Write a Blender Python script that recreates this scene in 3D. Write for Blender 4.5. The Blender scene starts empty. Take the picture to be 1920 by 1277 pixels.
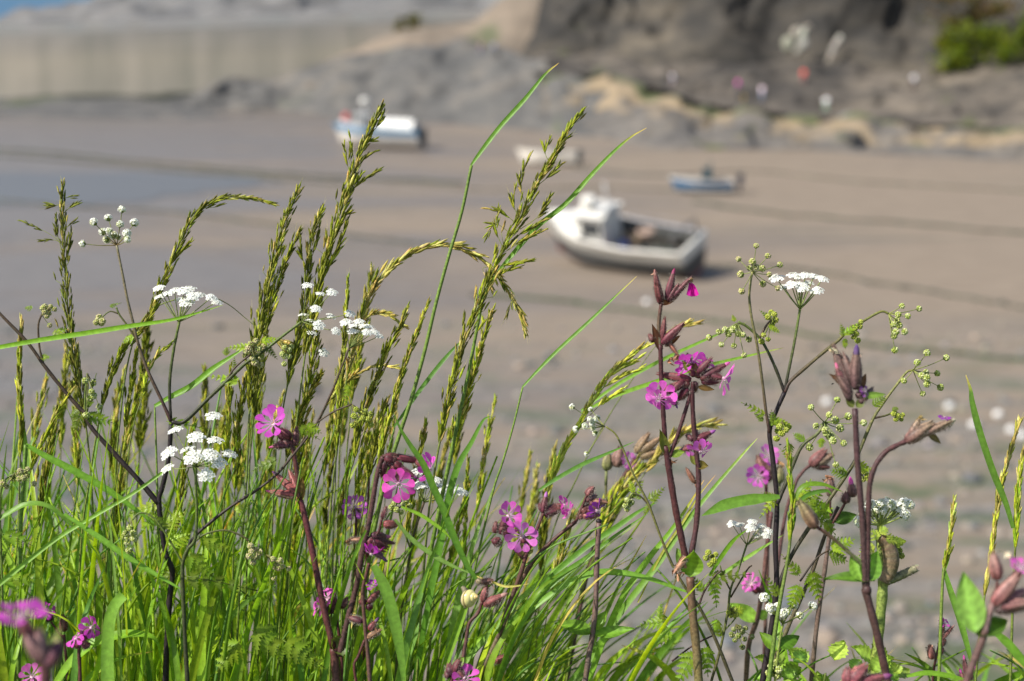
import bpy, math, random
from mathutils import Vector, Matrix, noise
random.seed(11)
rnd, uni, gau = random.random, random.uniform, random.gauss
S = bpy.context.scene
COL = S.collection
rad = math.radians

# ------------------------------------------------------------------ camera frame (photograph measures 1920 x 1277)
FPX, PITCH, CH = 2666.7, rad(13.7), 13.4
C0 = Vector((0, 0, CH))
FW = Vector((0, math.cos(PITCH), -math.sin(PITCH)))
UP = Vector((0, math.sin(PITCH), math.cos(PITCH)))
RT = Vector((1, 0, 0))

def W(x, y, d):
    return C0 + d * (FW + RT * ((x - 960) / FPX) - UP * ((y - 638.5) / FPX))

def G(x, y, z=0.0):
    v = FW + RT * ((x - 960) / FPX) - UP * ((y - 638.5) / FPX)
    return C0 + v * ((z - CH) / v.z)

def proj(p):
    q = p - C0
    d = q.dot(FW)
    return 960 + FPX * q.x / d, 638.5 - FPX * q.dot(UP) / d, d

def bank_z(x, y):
    h = CH - 0.80 + 0.03 * noise.noise(Vector((x * 2.1, y * 2.1, 3.3)))
    if y > 0.9:
        h -= 0.75 * (min(y, 2.0) - 0.9)
    if y > 2.0:
        h -= 1.75 * (y - 2.0)
    return h

# ------------------------------------------------------------------ materials
def new_mat(name):
    m = bpy.data.materials.new(name)
    m.use_nodes = True
    nt = m.node_tree
    nt.nodes.clear()
    return m, nt

def N(nt, typ, **kw):
    n = nt.nodes.new(typ)
    for k, v in kw.items():
        if k in n.inputs:
            n.inputs[k].default_value = v
        else:
            setattr(n, k, v)
    return n

def ramp(nt, fac, stops, interp='LINEAR'):
    r = nt.nodes.new('ShaderNodeValToRGB')
    r.color_ramp.interpolation = interp
    els = r.color_ramp.elements
    while len(els) < len(stops):
        els.new(0.5)
    for e, (p, c) in zip(els, stops):
        e.position = p
        e.color = (*c, 1) if len(c) == 3 else c
    nt.links.new(fac, r.inputs['Fac'])
    return r

def mixc(nt, fac, a, b, blend='MIX'):
    m = nt.nodes.new('ShaderNodeMix')
    m.data_type = 'RGBA'
    m.blend_type = blend
    for s, v in ((0, fac), (6, a), (7, b)):
        if hasattr(v, 'links'):
            nt.links.new(v, m.inputs[s])
        elif s == 0:
            m.inputs[s].default_value = v
        else:
            m.inputs[s].default_value = (*v, 1)
    return m.outputs[2]

def noise_tex(nt, vec, scale, detail=4, rough=0.55):
    n = N(nt, 'ShaderNodeTexNoise', Scale=scale, Detail=detail, Roughness=rough)
    if vec is not None:
        nt.links.new(vec, n.inputs['Vector'])
    return n

def coords(nt, scale=(1, 1, 1), rot=(0, 0, 0)):
    t = nt.nodes.new('ShaderNodeNewGeometry')
    mp = N(nt, 'ShaderNodeMapping')
    mp.inputs['Scale'].default_value = scale
    mp.inputs['Rotation'].default_value = rot
    nt.links.new(t.outputs['Position'], mp.inputs['Vector'])
    return mp.outputs['Vector']

def plant_mat(name, trans=0.35, rough=0.5, spec=0.35, scale=180, lo=0.7, hi=1.15, warm=(1.05, 1.1, 0.55), hue=(1, 1, 1)):
    m, nt = new_mat(name)
    at = N(nt, 'ShaderNodeVertexColor', layer_name='Col')
    no = noise_tex(nt, coords(nt), scale, 3)
    rp = ramp(nt, no.outputs['Fac'], [(0.3, tuple(lo * h for h in hue)), (0.7, tuple(hi * h for h in hue))])
    c = mixc(nt, 1.0, at.outputs['Color'], rp.outputs['Color'], 'MULTIPLY')
    p = N(nt, 'ShaderNodeBsdfPrincipled', Roughness=rough)
    p.inputs['Specular IOR Level'].default_value = spec
    nt.links.new(c, p.inputs['Base Color'])
    out = N(nt, 'ShaderNodeOutputMaterial')
    if trans > 0:
        tr = N(nt, 'ShaderNodeBsdfTranslucent')
        c2 = mixc(nt, 1.0, c, warm, 'MULTIPLY')
        nt.links.new(c2, tr.inputs['Color'])
        mx = N(nt, 'ShaderNodeMixShader', Fac=trans)
        nt.links.new(p.outputs[0], mx.inputs[1])
        nt.links.new(tr.outputs[0], mx.inputs[2])
        nt.links.new(mx.outputs[0], out.inputs[0])
    else:
        nt.links.new(p.outputs[0], out.inputs[0])
    return m

M_LEAF = plant_mat('leaf_tissue', 0.50, 0.42, 0.35, 260, 1.4, 2.1, (1.3, 1.2, .4), (1.12, 1.10, .60))
M_HEAD = plant_mat('seed_husk', 0.38, 0.6, 0.2, 400, 1.3, 2.3, (1.1, 1.15, .5), (1.0, 1.08, .62))
M_STEM = plant_mat('stem_tissue', 0.12, 0.5, 0.3, 500, 0.6, 1.45)
M_PETAL = plant_mat('petal_tissue', 0.46, 0.6, 0.15, 500, 0.92, 1.15, (1.1, 0.85, 1.1))
M_WHITE = plant_mat('floret_tissue', 0.25, 0.6, 0.1, 700, 0.92, 1.03, (1, 1, 0.9))
M_SHELL = plant_mat('snail_shell', 0.0, 0.25, 0.5, 300, 0.9, 1.05)

def paint_mat(name, rough=0.45, lo=0.8, hi=1.08, scale=3.0):
    m, nt = new_mat(name)
    at = N(nt, 'ShaderNodeVertexColor', layer_name='Col')
    no = noise_tex(nt, coords(nt, (1, 1, 2.5)), scale, 5)
    rp = ramp(nt, no.outputs['Fac'], [(0.3, (lo,) * 3), (0.65, (hi,) * 3)])
    c = mixc(nt, 1.0, at.outputs['Color'], rp.outputs['Color'], 'MULTIPLY')
    p = N(nt, 'ShaderNodeBsdfPrincipled', Roughness=rough)
    nt.links.new(c, p.inputs['Base Color'])
    o = N(nt, 'ShaderNodeOutputMaterial')
    nt.links.new(p.outputs[0], o.inputs[0])
    return m

M_PAINT = paint_mat('weathered_paint')
M_CLOTH = paint_mat('cloth', 0.8)
M_SKIN = paint_mat('skin', 0.6)
M_STONE = paint_mat('stone', 0.85, 0.65, 1.15, 6)

# ------------------------------------------------------------------ mesh builder
ORG = {}

class MB:
    def __init__(s):
        s.v, s.f, s.c = [], [], []

    def add(s, vs, fs, col):
        o = len(s.v)
        s.v.extend(vs)
        s.f.extend(tuple(i + o for i in f) for f in fs)
        if isinstance(col, list):
            s.c.extend(col)
        else:
            s.c.extend([col] * len(vs))

    def build(s, name, mat, parent=None, smooth=True, local=False):
        me = bpy.data.meshes.new(name)
        o = bpy.data.objects.new(name, me)
        COL.objects.link(o)
        if parent is not None:
            o.parent = parent
            org = ORG.get(parent.name, Vector())
        elif local:
            org = Vector()
        else:
            lo = Vector((sum(v.x for v in s.v) / len(s.v), sum(v.y for v in s.v) / len(s.v), min(v.z for v in s.v)))
            org = lo
            o.location = org
        ORG[o.name] = org
        me.from_pydata([v - org for v in s.v], [], s.f)
        ca = me.color_attributes.new('Col', 'FLOAT_COLOR', 'POINT')
        buf = []
        for c in s.c:
            buf += [max(0, c[0]), max(0, c[1]), max(0, c[2]), 1.0]
        ca.data.foreach_set('color', buf)
        if smooth:
            me.polygons.foreach_set('use_smooth', [True] * len(me.polygons))
        me.materials.append(mat)
        me.update()
        return o

def tag(o, label, cat, group=None, kind=None):
    if label: o['label'] = label
    if cat: o['category'] = cat
    if group: o['group'] = group
    if kind: o['kind'] = kind
    return o

def thing(name, label, cat, loc, group=None, rot=None, local=False):
    o = bpy.data.objects.new(name, None)
    o.empty_display_size = 0.02
    COL.objects.link(o)
    o.location = loc
    if rot is not None: o.rotation_euler = rot
    ORG[o.name] = Vector() if local else Vector(loc)
    return tag(o, label, cat, group)

def jit(c, a=0.12):
    k = 1 + uni(-a, a)
    return (c[0] * k * (1 + uni(-a, a) * .5), c[1] * k, c[2] * k * (1 + uni(-a, a) * .5))

def lerp(a, b, t):
    return a + (b - a) * t

def lc(a, b, t):
    return tuple(x + (y - x) * t for x, y in zip(a, b))

def smooth_path(P, n=6):
    if len(P) < 3:
        return [P[0].lerp(P[-1], i / n) for i in range(n + 1)]
    out = []
    Q = [P[0] * 2 - P[1]] + list(P) + [P[-1] * 2 - P[-2]]
    for i in range(1, len(Q) - 2):
        a, b, c, d = Q[i - 1], Q[i], Q[i + 1], Q[i + 2]
        for k in range(n):
            t = k / n
            out.append(0.5 * ((2 * b) + (c - a) * t + (2 * a - 5 * b + 4 * c - d) * t * t + (3 * b - a - 3 * c + d) * t ** 3))
    out.append(P[-1].copy())
    return out

def tangents(P):
    T = []
    for i in range(len(P)):
        t = P[min(i + 1, len(P) - 1)] - P[max(i - 1, 0)]
        T.append(t.normalized() if t.length > 1e-9 else Vector((0, 0, 1)))
    return T

def perp(t):
    a = Vector((0.31, 0.87, 0.38)) if abs(t.y) < 0.8 else Vector((0.9, 0.1, 0.4))
    u = t.cross(a).normalized()
    return u, t.cross(u).normalized()

def tube(mb, P, r, col, n=6):
    """P path, r radius (value, list or function of 0..1), col colour (tuple or function of 0..1)"""
    T = tangents(P)
    u, w = perp(T[0])
    vs, cs, fs = [], [], []
    m = len(P)
    for i, (p, t) in enumerate(zip(P, T)):
        u = (u - t * u.dot(t)).normalized()
        w = t.cross(u)
        f = i / (m - 1)
        rr = r(f) if callable(r) else (r[i] if isinstance(r, list) else r)
        cc = col(f) if callable(col) else col
        for k in range(n):
            a = 2 * math.pi * k / n
            vs.append(p + (u * math.cos(a) + w * math.sin(a)) * rr)
            cs.append(cc)
    for i in range(m - 1):
        for k in range(n):
            a, b = i * n + k, i * n + (k + 1) % n
            fs.append((a, b, b + n, a + n))
    fs.append(tuple(range(n))[::-1])
    fs.append(tuple(range((m - 1) * n, m * n)))
    mb.add(vs, fs, cs)

POD = [(0, .2), (.25, .85), (.5, 1), (.8, .55), (1, .03)]

def pod(mb, p0, p1, r, c0, c1=None, n=5, prof=POD):
    c1 = c1 or c0
    t = (p1 - p0)
    L = t.length
    if L < 1e-7: return
    t = t / L
    u, w = perp(t)
    ph = rnd() * 6
    vs, cs, fs = [], [], []
    for s, k in prof:
        for j in range(n):
            a = ph + 2 * math.pi * j / n
            vs.append(p0 + t * (L * s) + (u * math.cos(a) + w * math.sin(a)) * (r * k))
            cs.append(lc(c0, c1, s))
    m = len(prof)
    for i in range(m - 1):
        for j in range(n):
            a, b = i * n + j, i * n + (j + 1) % n
            fs.append((a, b, b + n, a + n))
    fs.append(tuple(range(n))[::-1])
    fs.append(tuple(range((m - 1) * n, m * n)))
    mb.add(vs, fs, cs)

def ball(mb, c, r, col, sq=1.0, nu=8, nv=5, rot=None):
    vs, fs = [], []
    for i in range(nv + 1):
        th = math.pi * i / nv
        for j in range(nu):
            a = 2 * math.pi * j / nu
            q = Vector((math.sin(th) * math.cos(a) * r, math.sin(th) * math.sin(a) * r, math.cos(th) * r * sq))
            if rot is not None: q = rot @ q
            vs.append(c + q)
    for i in range(nv):
        for j in range(nu):
            a, b = i * nu + j, i * nu + (j + 1) % nu
            fs.append((a, a + nu, b + nu, b))
    mb.add(vs, fs, col)

def box(mb, x0, x1, y0, y1, z0, z1, col, M=None):
    vs = [Vector((x, y, z)) for z in (z0, z1) for x, y in ((x0, y0), (x1, y0), (x1, y1), (x0, y1))]
    if M is not None: vs = [M @ v for v in vs]
    mb.add(vs, [(3, 2, 1, 0), (4, 5, 6, 7), (0, 1, 5, 4), (1, 2, 6, 5), (2, 3, 7, 6), (3, 0, 4, 7)], col)

# ------------------------------------------------------------------ camera, world, sun
cam = bpy.data.cameras.new('camera')
cam.lens, cam.sensor_width, cam.sensor_fit = 50, 36, 'HORIZONTAL'
cam.clip_start, cam.clip_end = 0.05, 20000
cam.dof.use_dof = True
cam.dof.focus_distance = 1.15
cam.dof.aperture_fstop = 5.0
co = bpy.data.objects.new('camera', cam)
COL.objects.link(co)
co.location = C0
co.rotation_euler = (rad(90) - PITCH, 0, 0)
S.camera = co

SUN = Vector((-0.64, -0.28, 0.72)).normalized()
w = bpy.data.worlds.new('World')
S.world = w
w.use_nodes = True
wn = w.node_tree
wn.nodes.clear()
sky = wn.nodes.new('ShaderNodeTexSky')
sky.sky_type = 'NISHITA'
sky.sun_disc = False
sky.sun_elevation = math.asin(SUN.z)
sky.sun_rotation = math.atan2(SUN.x, SUN.y)
sky.air_density, sky.dust_density, sky.ozone_density = 1.0, 1.5, 1.0
bg = wn.nodes.new('ShaderNodeBackground')
bg.inputs['Strength'].default_value = 0.115
wo = wn.nodes.new('ShaderNodeOutputWorld')
wn.links.new(sky.outputs[0], bg.inputs[0])
wn.links.new(bg.outputs[0], wo.inputs[0])
sl = bpy.data.lights.new('sun', 'SUN')
sl.energy, sl.angle, sl.color = 4.8, rad(0.5), (1.0, 0.95, 0.87)
so = bpy.data.objects.new('sun', sl)
COL.objects.link(so)
so.location = (0, 0, 60)
so.rotation_euler = (-SUN).to_track_quat('-Z', 'Y').to_euler()
S.view_settings.view_transform = 'Standard'
S.view_settings.look = 'None'
S.view_settings.exposure = 0.50
S.view_settings.gamma = 1.0
S.cycles.use_denoising = True
S.cycles.max_bounces = 10
S.cycles.diffuse_bounces = 6
S.cycles.transmission_bounces = 6
S.cycles.transparent_max_bounces = 4
# ================================================================== SETTING: beach, sea, wall, rocks, cliff
def rock_mat(name, stops, scale, stretch=(1, 1, 1), green=None, gthr=0.6, gscale=0.15, rough=0.85, bump=0.4, streak=None, rot=(0, 0, 0), tinted=False):
    m, nt = new_mat(name)
    v = coords(nt, stretch, rot)
    n1 = noise_tex(nt, v, scale, 7, 0.62)
    c = ramp(nt, n1.outputs['Fac'], stops).outputs['Color']
    if tinted:
        c = mixc(nt, 1.0, c, N(nt, 'ShaderNodeVertexColor', layer_name='Col').outputs['Color'], 'MULTIPLY')
    if streak:
        n3 = noise_tex(nt, coords(nt, streak[0]), 1.0, 4)
        r3 = ramp(nt, n3.outputs['Fac'], [(0.38, streak[1]), (0.62, streak[2])])
        c = mixc(nt, 1.0, c, r3.outputs['Color'], 'MULTIPLY')
    if green:
        n2 = noise_tex(nt, coords(nt), gscale, 5)
        g = ramp(nt, n2.outputs['Fac'], [(gthr, (0, 0, 0)), (gthr + 0.08, (1, 1, 1))])
        c = mixc(nt, g.outputs['Color'], c, green)
    p = N(nt, 'ShaderNodeBsdfPrincipled', Roughness=rough)
    nt.links.new(c, p.inputs['Base Color'])
    b = N(nt, 'ShaderNodeBump', Strength=bump, Distance=0.3)
    nt.links.new(n1.outputs['Fac'], b.inputs['Height'])
    nt.links.new(b.outputs[0], p.inputs['Normal'])
    o = N(nt, 'ShaderNodeOutputMaterial')
    nt.links.new(p.outputs[0], o.inputs[0])
    return m

# ---- beach
def beach_mat():
    m, nt = new_mat('tidal_sand')
    v1 = coords(nt, (0.028, 0.10, 1))
    wet = noise_tex(nt, v1, 1.0, 5, 0.55)
    geo = nt.nodes.new('ShaderNodeNewGeometry')
    sp = nt.nodes.new('ShaderNodeSeparateXYZ')
    nt.links.new(geo.outputs['Position'], sp.inputs[0])
    # the west side of the harbour drains last: wetter sand there
    gx = N(nt, 'ShaderNodeMapRange')
    gx.inputs['From Min'].default_value, gx.inputs['From Max'].default_value = -32, 22
    gx.inputs['To Min'].default_value, gx.inputs['To Max'].default_value = 0.30, -0.16
    nt.links.new(sp.outputs['X'], gx.inputs['Value'])
    ad = N(nt, 'ShaderNodeMath', operation='ADD')
    nt.links.new(wet.outputs['Fac'], ad.inputs[0])
    nt.links.new(gx.outputs[0], ad.inputs[1])
    wm = ramp(nt, ad.outputs[0], [(0.40, (0, 0, 0)), (0.68, (1, 1, 1))])
    fine = noise_tex(nt, coords(nt, (0.5, 1.6, 1)), 1.0, 6, 0.6)
    dry = ramp(nt, fine.outputs['Fac'], [(0.3, (0.168, 0.130, 0.093)), (0.7, (0.232, 0.184, 0.134))]).outputs['Color']
    wetc = ramp(nt, fine.outputs['Fac'], [(0.3, (0.120, 0.100, 0.083)), (0.7, (0.170, 0.144, 0.120))]).outputs['Color']
    c = mixc(nt, wm.outputs['Color'], dry, wetc)
    # grey shingle and weed near the foot of the cliff
    near = N(nt, 'ShaderNodeMapRange')
    near.inputs['From Min'].default_value, near.inputs['From Max'].default_value = 62, 36
    nt.links.new(sp.outputs['Y'], near.inputs['Value'])
    sh = noise_tex(nt, coords(nt, (0.13, 0.55, 1)), 1.0, 7, 0.68)
    shm = ramp(nt, sh.outputs['Fac'], [(0.44, (0, 0, 0)), (0.56, (1, 1, 1))])
    mu = N(nt, 'ShaderNodeMath', operation='MULTIPLY')
    nt.links.new(shm.outputs['Color'], mu.inputs[0])
    nt.links.new(near.outputs[0], mu.inputs[1])
    stone = ramp(nt, noise_tex(nt, coords(nt, (2, 3, 1)), 1.0, 5).outputs['Fac'], [(0.38, (0.065, 0.066, 0.062)), (0.62, (0.22, 0.20, 0.175))]).outputs['Color']
    c = mixc(nt, mu.outputs[0], c, stone)
    wd = noise_tex(nt, coords(nt, (0.20, 0.42, 1)), 1.3, 6, 0.6)
    wdm = ramp(nt, wd.outputs['Fac'], [(0.52, (0, 0, 0)), (0.62, (0.85, 0.85, 0.85))])
    mu2 = N(nt, 'ShaderNodeMath', operation='MULTIPLY')
    nt.links.new(wdm.outputs['Color'], mu2.inputs[0])
    nt.links.new(near.outputs[0], mu2.inputs[1])
    c = mixc(nt, mu2.outputs[0], c, (0.062, 0.085, 0.038))
    # thin film of drift weed in long dark streaks
    st = noise_tex(nt, coords(nt, (0.035, 0.55, 1)), 1.0, 4, 0.5)
    stm = ramp(nt, st.outputs['Fac'], [(0.60, (0, 0, 0)), (0.72, (0.55, 0.55, 0.55))])
    c = mixc(nt, stm.outputs['Color'], c, (0.075, 0.08, 0.055))
    p = N(nt, 'ShaderNodeBsdfPrincipled')
    nt.links.new(c, p.inputs['Base Color'])
    rr = ramp(nt, ad.outputs[0], [(0.45, (0.9,) * 3), (0.74, (0.40,) * 3)])
    nt.links.new(rr.outputs['Color'], p.inputs['Roughness'])
    b = N(nt, 'ShaderNodeBump', Strength=0.25, Distance=0.1)
    nt.links.new(fine.outputs['Fac'], b.inputs['Height'])
    nt.links.new(b.outputs[0], p.inputs['Normal'])
    o = N(nt, 'ShaderNodeOutputMaterial')
    nt.links.new(p.outputs[0], o.inputs[0])
    return m

def beach_z(x, y):
    return 0.10 * noise.noise(Vector((x * 0.06, y * 0.10, 0))) + 0.03 * noise.noise(Vector((x * 0.4, y * 0.6, 5)))

mb = MB()
nx, ny = 130, 130
for j in range(ny + 1):
    for i in range(nx + 1):
        x = -210 + 420 * i / nx
        y = 4 + 236 * (j / ny) ** 1.5
        mb.v.append(Vector((x, y, beach_z(x, y)))); mb.c.append((.3, .25, .2))
for j in range(ny):
    for i in range(nx):
        a = j * (nx + 1) + i
        mb.f.append((a, a + 1, a + nx + 2, a + nx + 1))
tag(mb.build('beach', beach_mat()), 'tidal harbour sand, brown and dry on one side, grey and wet on the other', None, kind='structure')

# ---- shallow pools left on the wet sand
m, nt = new_mat('pool_water')
p = N(nt, 'ShaderNodeBsdfPrincipled', Roughness=0.38)
p.inputs['Base Color'].default_value = (0.105, 0.10, 0.095, 1)
b = N(nt, 'ShaderNodeBump', Strength=0.12, Distance=0.05)
nt.links.new(noise_tex(nt, coords(nt), 1.2, 4).outputs['Fac'], b.inputs['Height'])
nt.links.new(b.outputs[0], p.inputs['Normal'])
o = N(nt, 'ShaderNodeOutputMaterial'); nt.links.new(p.outputs[0], o.inputs[0])
for px, py, rx, ry, lab in ((60, 352, 17, 9, 'shallow blue grey pool on the wet sand at the left edge'), ):
    g = G(px, py)
    mb = MB(); n = 64
    mb.v.append(Vector((g.x, g.y, beach_z(g.x, g.y) + .006))); mb.c.append((.1, .1, .1))
    for rr in (.33, .66, 1):
        for i in range(n):
            a = 2 * math.pi * i / n
            k = rr * (1 + .45 * noise.noise(Vector((math.cos(a) * 1.6 + px, math.sin(a) * 1.6, py * .1))) + .15 * noise.noise(Vector((math.cos(a) * 6 + px, math.sin(a) * 6, 3))))
            x, y = g.x + rx * k * math.cos(a), g.y + ry * k * math.sin(a)
            mb.v.append(Vector((x, y, beach_z(x, y) + .03))); mb.c.append((.1, .1, .1))
    mb.f += [(0, 1 + i, 1 + (i + 1) % n) for i in range(n)]
    for r_ in range(2):
        mb.f += [(1 + r_ * n + i, 1 + (r_ + 1) * n + i, 1 + (r_ + 1) * n + (i + 1) % n, 1 + r_ * n + (i + 1) % n) for i in range(n)]
    tag(mb.build('pool', m), lab, None, kind='structure')

# ---- sea far beyond the harbour wall
m, nt = new_mat('sea_water')
p = N(nt, 'ShaderNodeBsdfPrincipled', Roughness=0.35)
p.inputs['Base Color'].default_value = (0.03, 0.095, 0.17, 1)
p.inputs['Specular IOR Level'].default_value = 0.08
b = N(nt, 'ShaderNodeBump', Strength=0.6, Distance=0.5)
nt.links.new(noise_tex(nt, coords(nt), 0.25, 5).outputs['Fac'], b.inputs['Height'])
nt.links.new(b.outputs[0], p.inputs['Normal'])
o = N(nt, 'ShaderNodeOutputMaterial'); nt.links.new(p.outputs[0], o.inputs[0])
mb = MB()
mb.add([Vector((-9000, -6000, -0.6)), Vector((9000, -6000, -0.6)), Vector((9000, 12000, -0.6)), Vector((-9000, 12000, -0.6))], [(0, 1, 2, 3)], (.02, .05, .08))
tag(mb.build('sea', m), 'blue sea in the far corner', None, kind='structure')

# ---- the grassy cliff top the flowers grow on
m = rock_mat('turf_soil', [(0.3, (0.09, 0.085, 0.035)), (0.7, (0.10, 0.15, 0.03))], 9, bump=0.5)
mb = MB()
xs = [-40 + 80 * i / 120 for i in range(121)]
ys = [-4 + 0.14 * k for k in range(45)] + [2.3 + 0.35 * k for k in range(24)]
for y in ys:
    for x in xs:
        z = bank_z(x, y) + (0.25 * noise.noise(Vector((x * .5, y * .5, 9))) if y > 2.2 else 0)
        mb.v.append(Vector((x, y, max(z, -0.5)))); mb.c.append((.05, .07, .03))
for j in range(len(ys) - 1):
    for i in range(120):
        a = j * 121 + i
        mb.f.append((a, a + 1, a + 122, a + 121))
tag(mb.build('clifftop_bank', m), 'grassy edge of the near cliff top', None, kind='structure')

# ---- sheets of rock from a base line to a top line, both given as (photo x, photo y, depth)
def interp(tab, x):
    if x <= tab[0][0]: return tab[0][1:]
    for a, b in zip(tab, tab[1:]):
        if x <= b[0]:
            t = (x - a[0]) / (b[0] - a[0])
            t = t * t * (3 - 2 * t) * 0.5 + t * 0.5
            return [lerp(p, q, t) for p, q in zip(a[1:], b[1:])]
    return tab[-1][1:]

def sheet_pt(base, top, x, v, curve=1.0):
    by, bd = interp(base, x)
    ty, td = interp(top, x)
    a, b = W(x, by, bd), W(x, ty, td)
    return Vector((lerp(a.x, b.x, v), lerp(a.y, b.y, v), lerp(a.z, b.z, v ** curve)))

def sheet(name, mat, base, top, x0, x1, nu, nv, amp, freq, label, curve=1.0, back=8.0, kind='structure', cat=None, blocky=0.0, tint=None, fade=0):
    mb = MB()
    cols = nv + 3
    for i in range(nu + 1):
        x = lerp(x0, x1, i / nu)
        for j in range(nv + 1):
            v = j / nv
            p = sheet_pt(base, top, x, v, curve)
            q = p * freq
            k = noise.fractal(q, 0.9, 2.1, 5) * amp
            if blocky:
                k += blocky * (noise.cell(p * freq * 1.6) - 0.5) * amp
            e = min(1, 4 * v + 0.12)
            if fade: e *= min(1, max(.06, (x - x0) / fade))
            p = p + Vector((0.35 * k, -0.6 * k, 0.75 * k)) * e
            mb.v.append(p); mb.c.append(tint(v, x) if tint else (.3, .3, .3))
        mb.v.append(p + Vector((0, back, -0.2))); mb.c.append((.3, .3, .3))
        mb.v.append(Vector((p.x, p.y + back + 1, -1.0))); mb.c.append((.3, .3, .3))
    for i in range(nu):
        for j in range(cols - 1):
            a = i * cols + j
            mb.f.append((a, a + cols, a + cols + 1, a + 1))
    return tag(mb.build(name, mat), label, cat, kind=kind)

def gd(x, y):
    return proj(G(x, y))[2]

def base_line(pts):
    return [(x, y, gd(x, y)) for x, y in pts]

M_REEF = rock_mat('grey_reef_rock', [(0.28, (0.045, 0.045, 0.043)), (0.5, (0.085, 0.082, 0.076)), (0.74, (0.150, 0.132, 0.108))], 0.22, (1, 1, 1.8), green=(0.075, 0.085, 0.045), gthr=0.60, gscale=0.09)
M_CLIFF = rock_mat('dark_cliff_rock', [(0.36, (0.011, 0.0105, 0.0095)), (0.5, (0.042, 0.037, 0.030)), (0.66, (0.100, 0.084, 0.062))], 0.16, (0.55, 1, 1.7), green=(0.06, 0.075, 0.02), gthr=0.63, gscale=0.07, rot=(0, rad(38), 0), streak=((0.045, 0.03, 0.075), (0.30, 0.30, 0.30), (1.15, 1.12, 1.06)))
M_LEDGE = rock_mat('layered_ledge_rock', [(0.28, (0.45, 0.45, 0.46)), (0.5, (0.9, 0.9, 0.9)), (0.7, (1.25, 1.2, 1.12))], 0.28, (0.7, 1, 2.6), green=(0.07, 0.085, 0.025), gthr=0.60, gscale=0.16, tinted=True)
M_TALUS = rock_mat('grey_boulder_rock', [(0.32, (0.032, 0.029, 0.025)), (0.5, (0.100, 0.085, 0.068)), (0.68, (0.185, 0.155, 0.122))], 0.24, (0.6, 1, 1.5), green=(0.07, 0.08, 0.025), gthr=0.60, gscale=0.12, rot=(0, rad(25), 0), streak=((0.07, 0.05, 0.10), (0.45, 0.45, 0.45), (1.1, 1.08, 1.04)))
M_GULLY = rock_mat('sandy_slope', [(0.3, (0.10, 0.085, 0.068)), (0.6, (0.205, 0.162, 0.118))], 0.16, (0.6, 1, 1.6), green=(0.09, 0.10, 0.05), gthr=0.62, gscale=0.10, rot=(0, rad(20), 0))
M_HILL = rock_mat('distant_hill_rock', [(0.3, (0.085, 0.085, 0.083)), (0.55, (0.14, 0.135, 0.127)), (0.75, (0.19, 0.18, 0.165))], 0.10, (1, 1, 2))

# harbour wall: a long high wall, paler below, grey above, with a pale coping
def wall_mat():
    m, nt = new_mat('stained_harbour_wall')
    geo = nt.nodes.new('ShaderNodeNewGeometry')
    sp = nt.nodes.new('ShaderNodeSeparateXYZ')
    nt.links.new(geo.outputs['Position'], sp.inputs[0])
    ml = N(nt, 'ShaderNodeMath', operation='MULTIPLY_ADD')
    ml.inputs[1].default_value = -0.032; ml.inputs[2].default_value = -2.1
    nt.links.new(sp.outputs['X'], ml.inputs[0])
    ad = N(nt, 'ShaderNodeMath', operation='ADD')
    nt.links.new(sp.outputs['Z'], ad.inputs[0]); nt.links.new(ml.outputs[0], ad.inputs[1])
    wob = noise_tex(nt, coords(nt, (0.12, 0.12, 0.3)), 1.0, 4)
    a2 = N(nt, 'ShaderNodeMath', operation='MULTIPLY_ADD')
    a2.inputs[1].default_value = 1.6
    nt.links.new(wob.outputs['Fac'], a2.inputs[0]); nt.links.new(ad.outputs[0], a2.inputs[2])
    mr = N(nt, 'ShaderNodeMapRange'); mr.inputs['From Max'].default_value = 12
    nt.links.new(a2.outputs[0], mr.inputs['Value'])
    r = ramp(nt, mr.outputs[0], [(0.0, (0.05, 0.055, 0.045)), (0.085, (0.07, 0.075, 0.06)), (0.12, (0.29, 0.268, 0.228)), (0.46, (0.31, 0.278, 0.228)), (0.66, (0.24, 0.222, 0.198)), (0.82, (0.25, 0.24, 0.225))])
    stv = noise_tex(nt, coords(nt, (0.30, 0.30, 0.02)), 1.0, 4)
    sr = ramp(nt, stv.outputs['Fac'], [(0.35, (0.78, 0.80, 0.76)), (0.65, (1.1, 1.08, 1.04))])
    c = mixc(nt, 1.0, r.outputs['Color'], sr.outputs['Color'], 'MULTIPLY')
    p = N(nt, 'ShaderNodeBsdfPrincipled', Roughness=0.9)
    nt.links.new(c, p.inputs['Base Color'])
    o = N(nt, 'ShaderNodeOutputMaterial'); nt.links.new(p.outputs[0], o.inputs[0])
    return m

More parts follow.
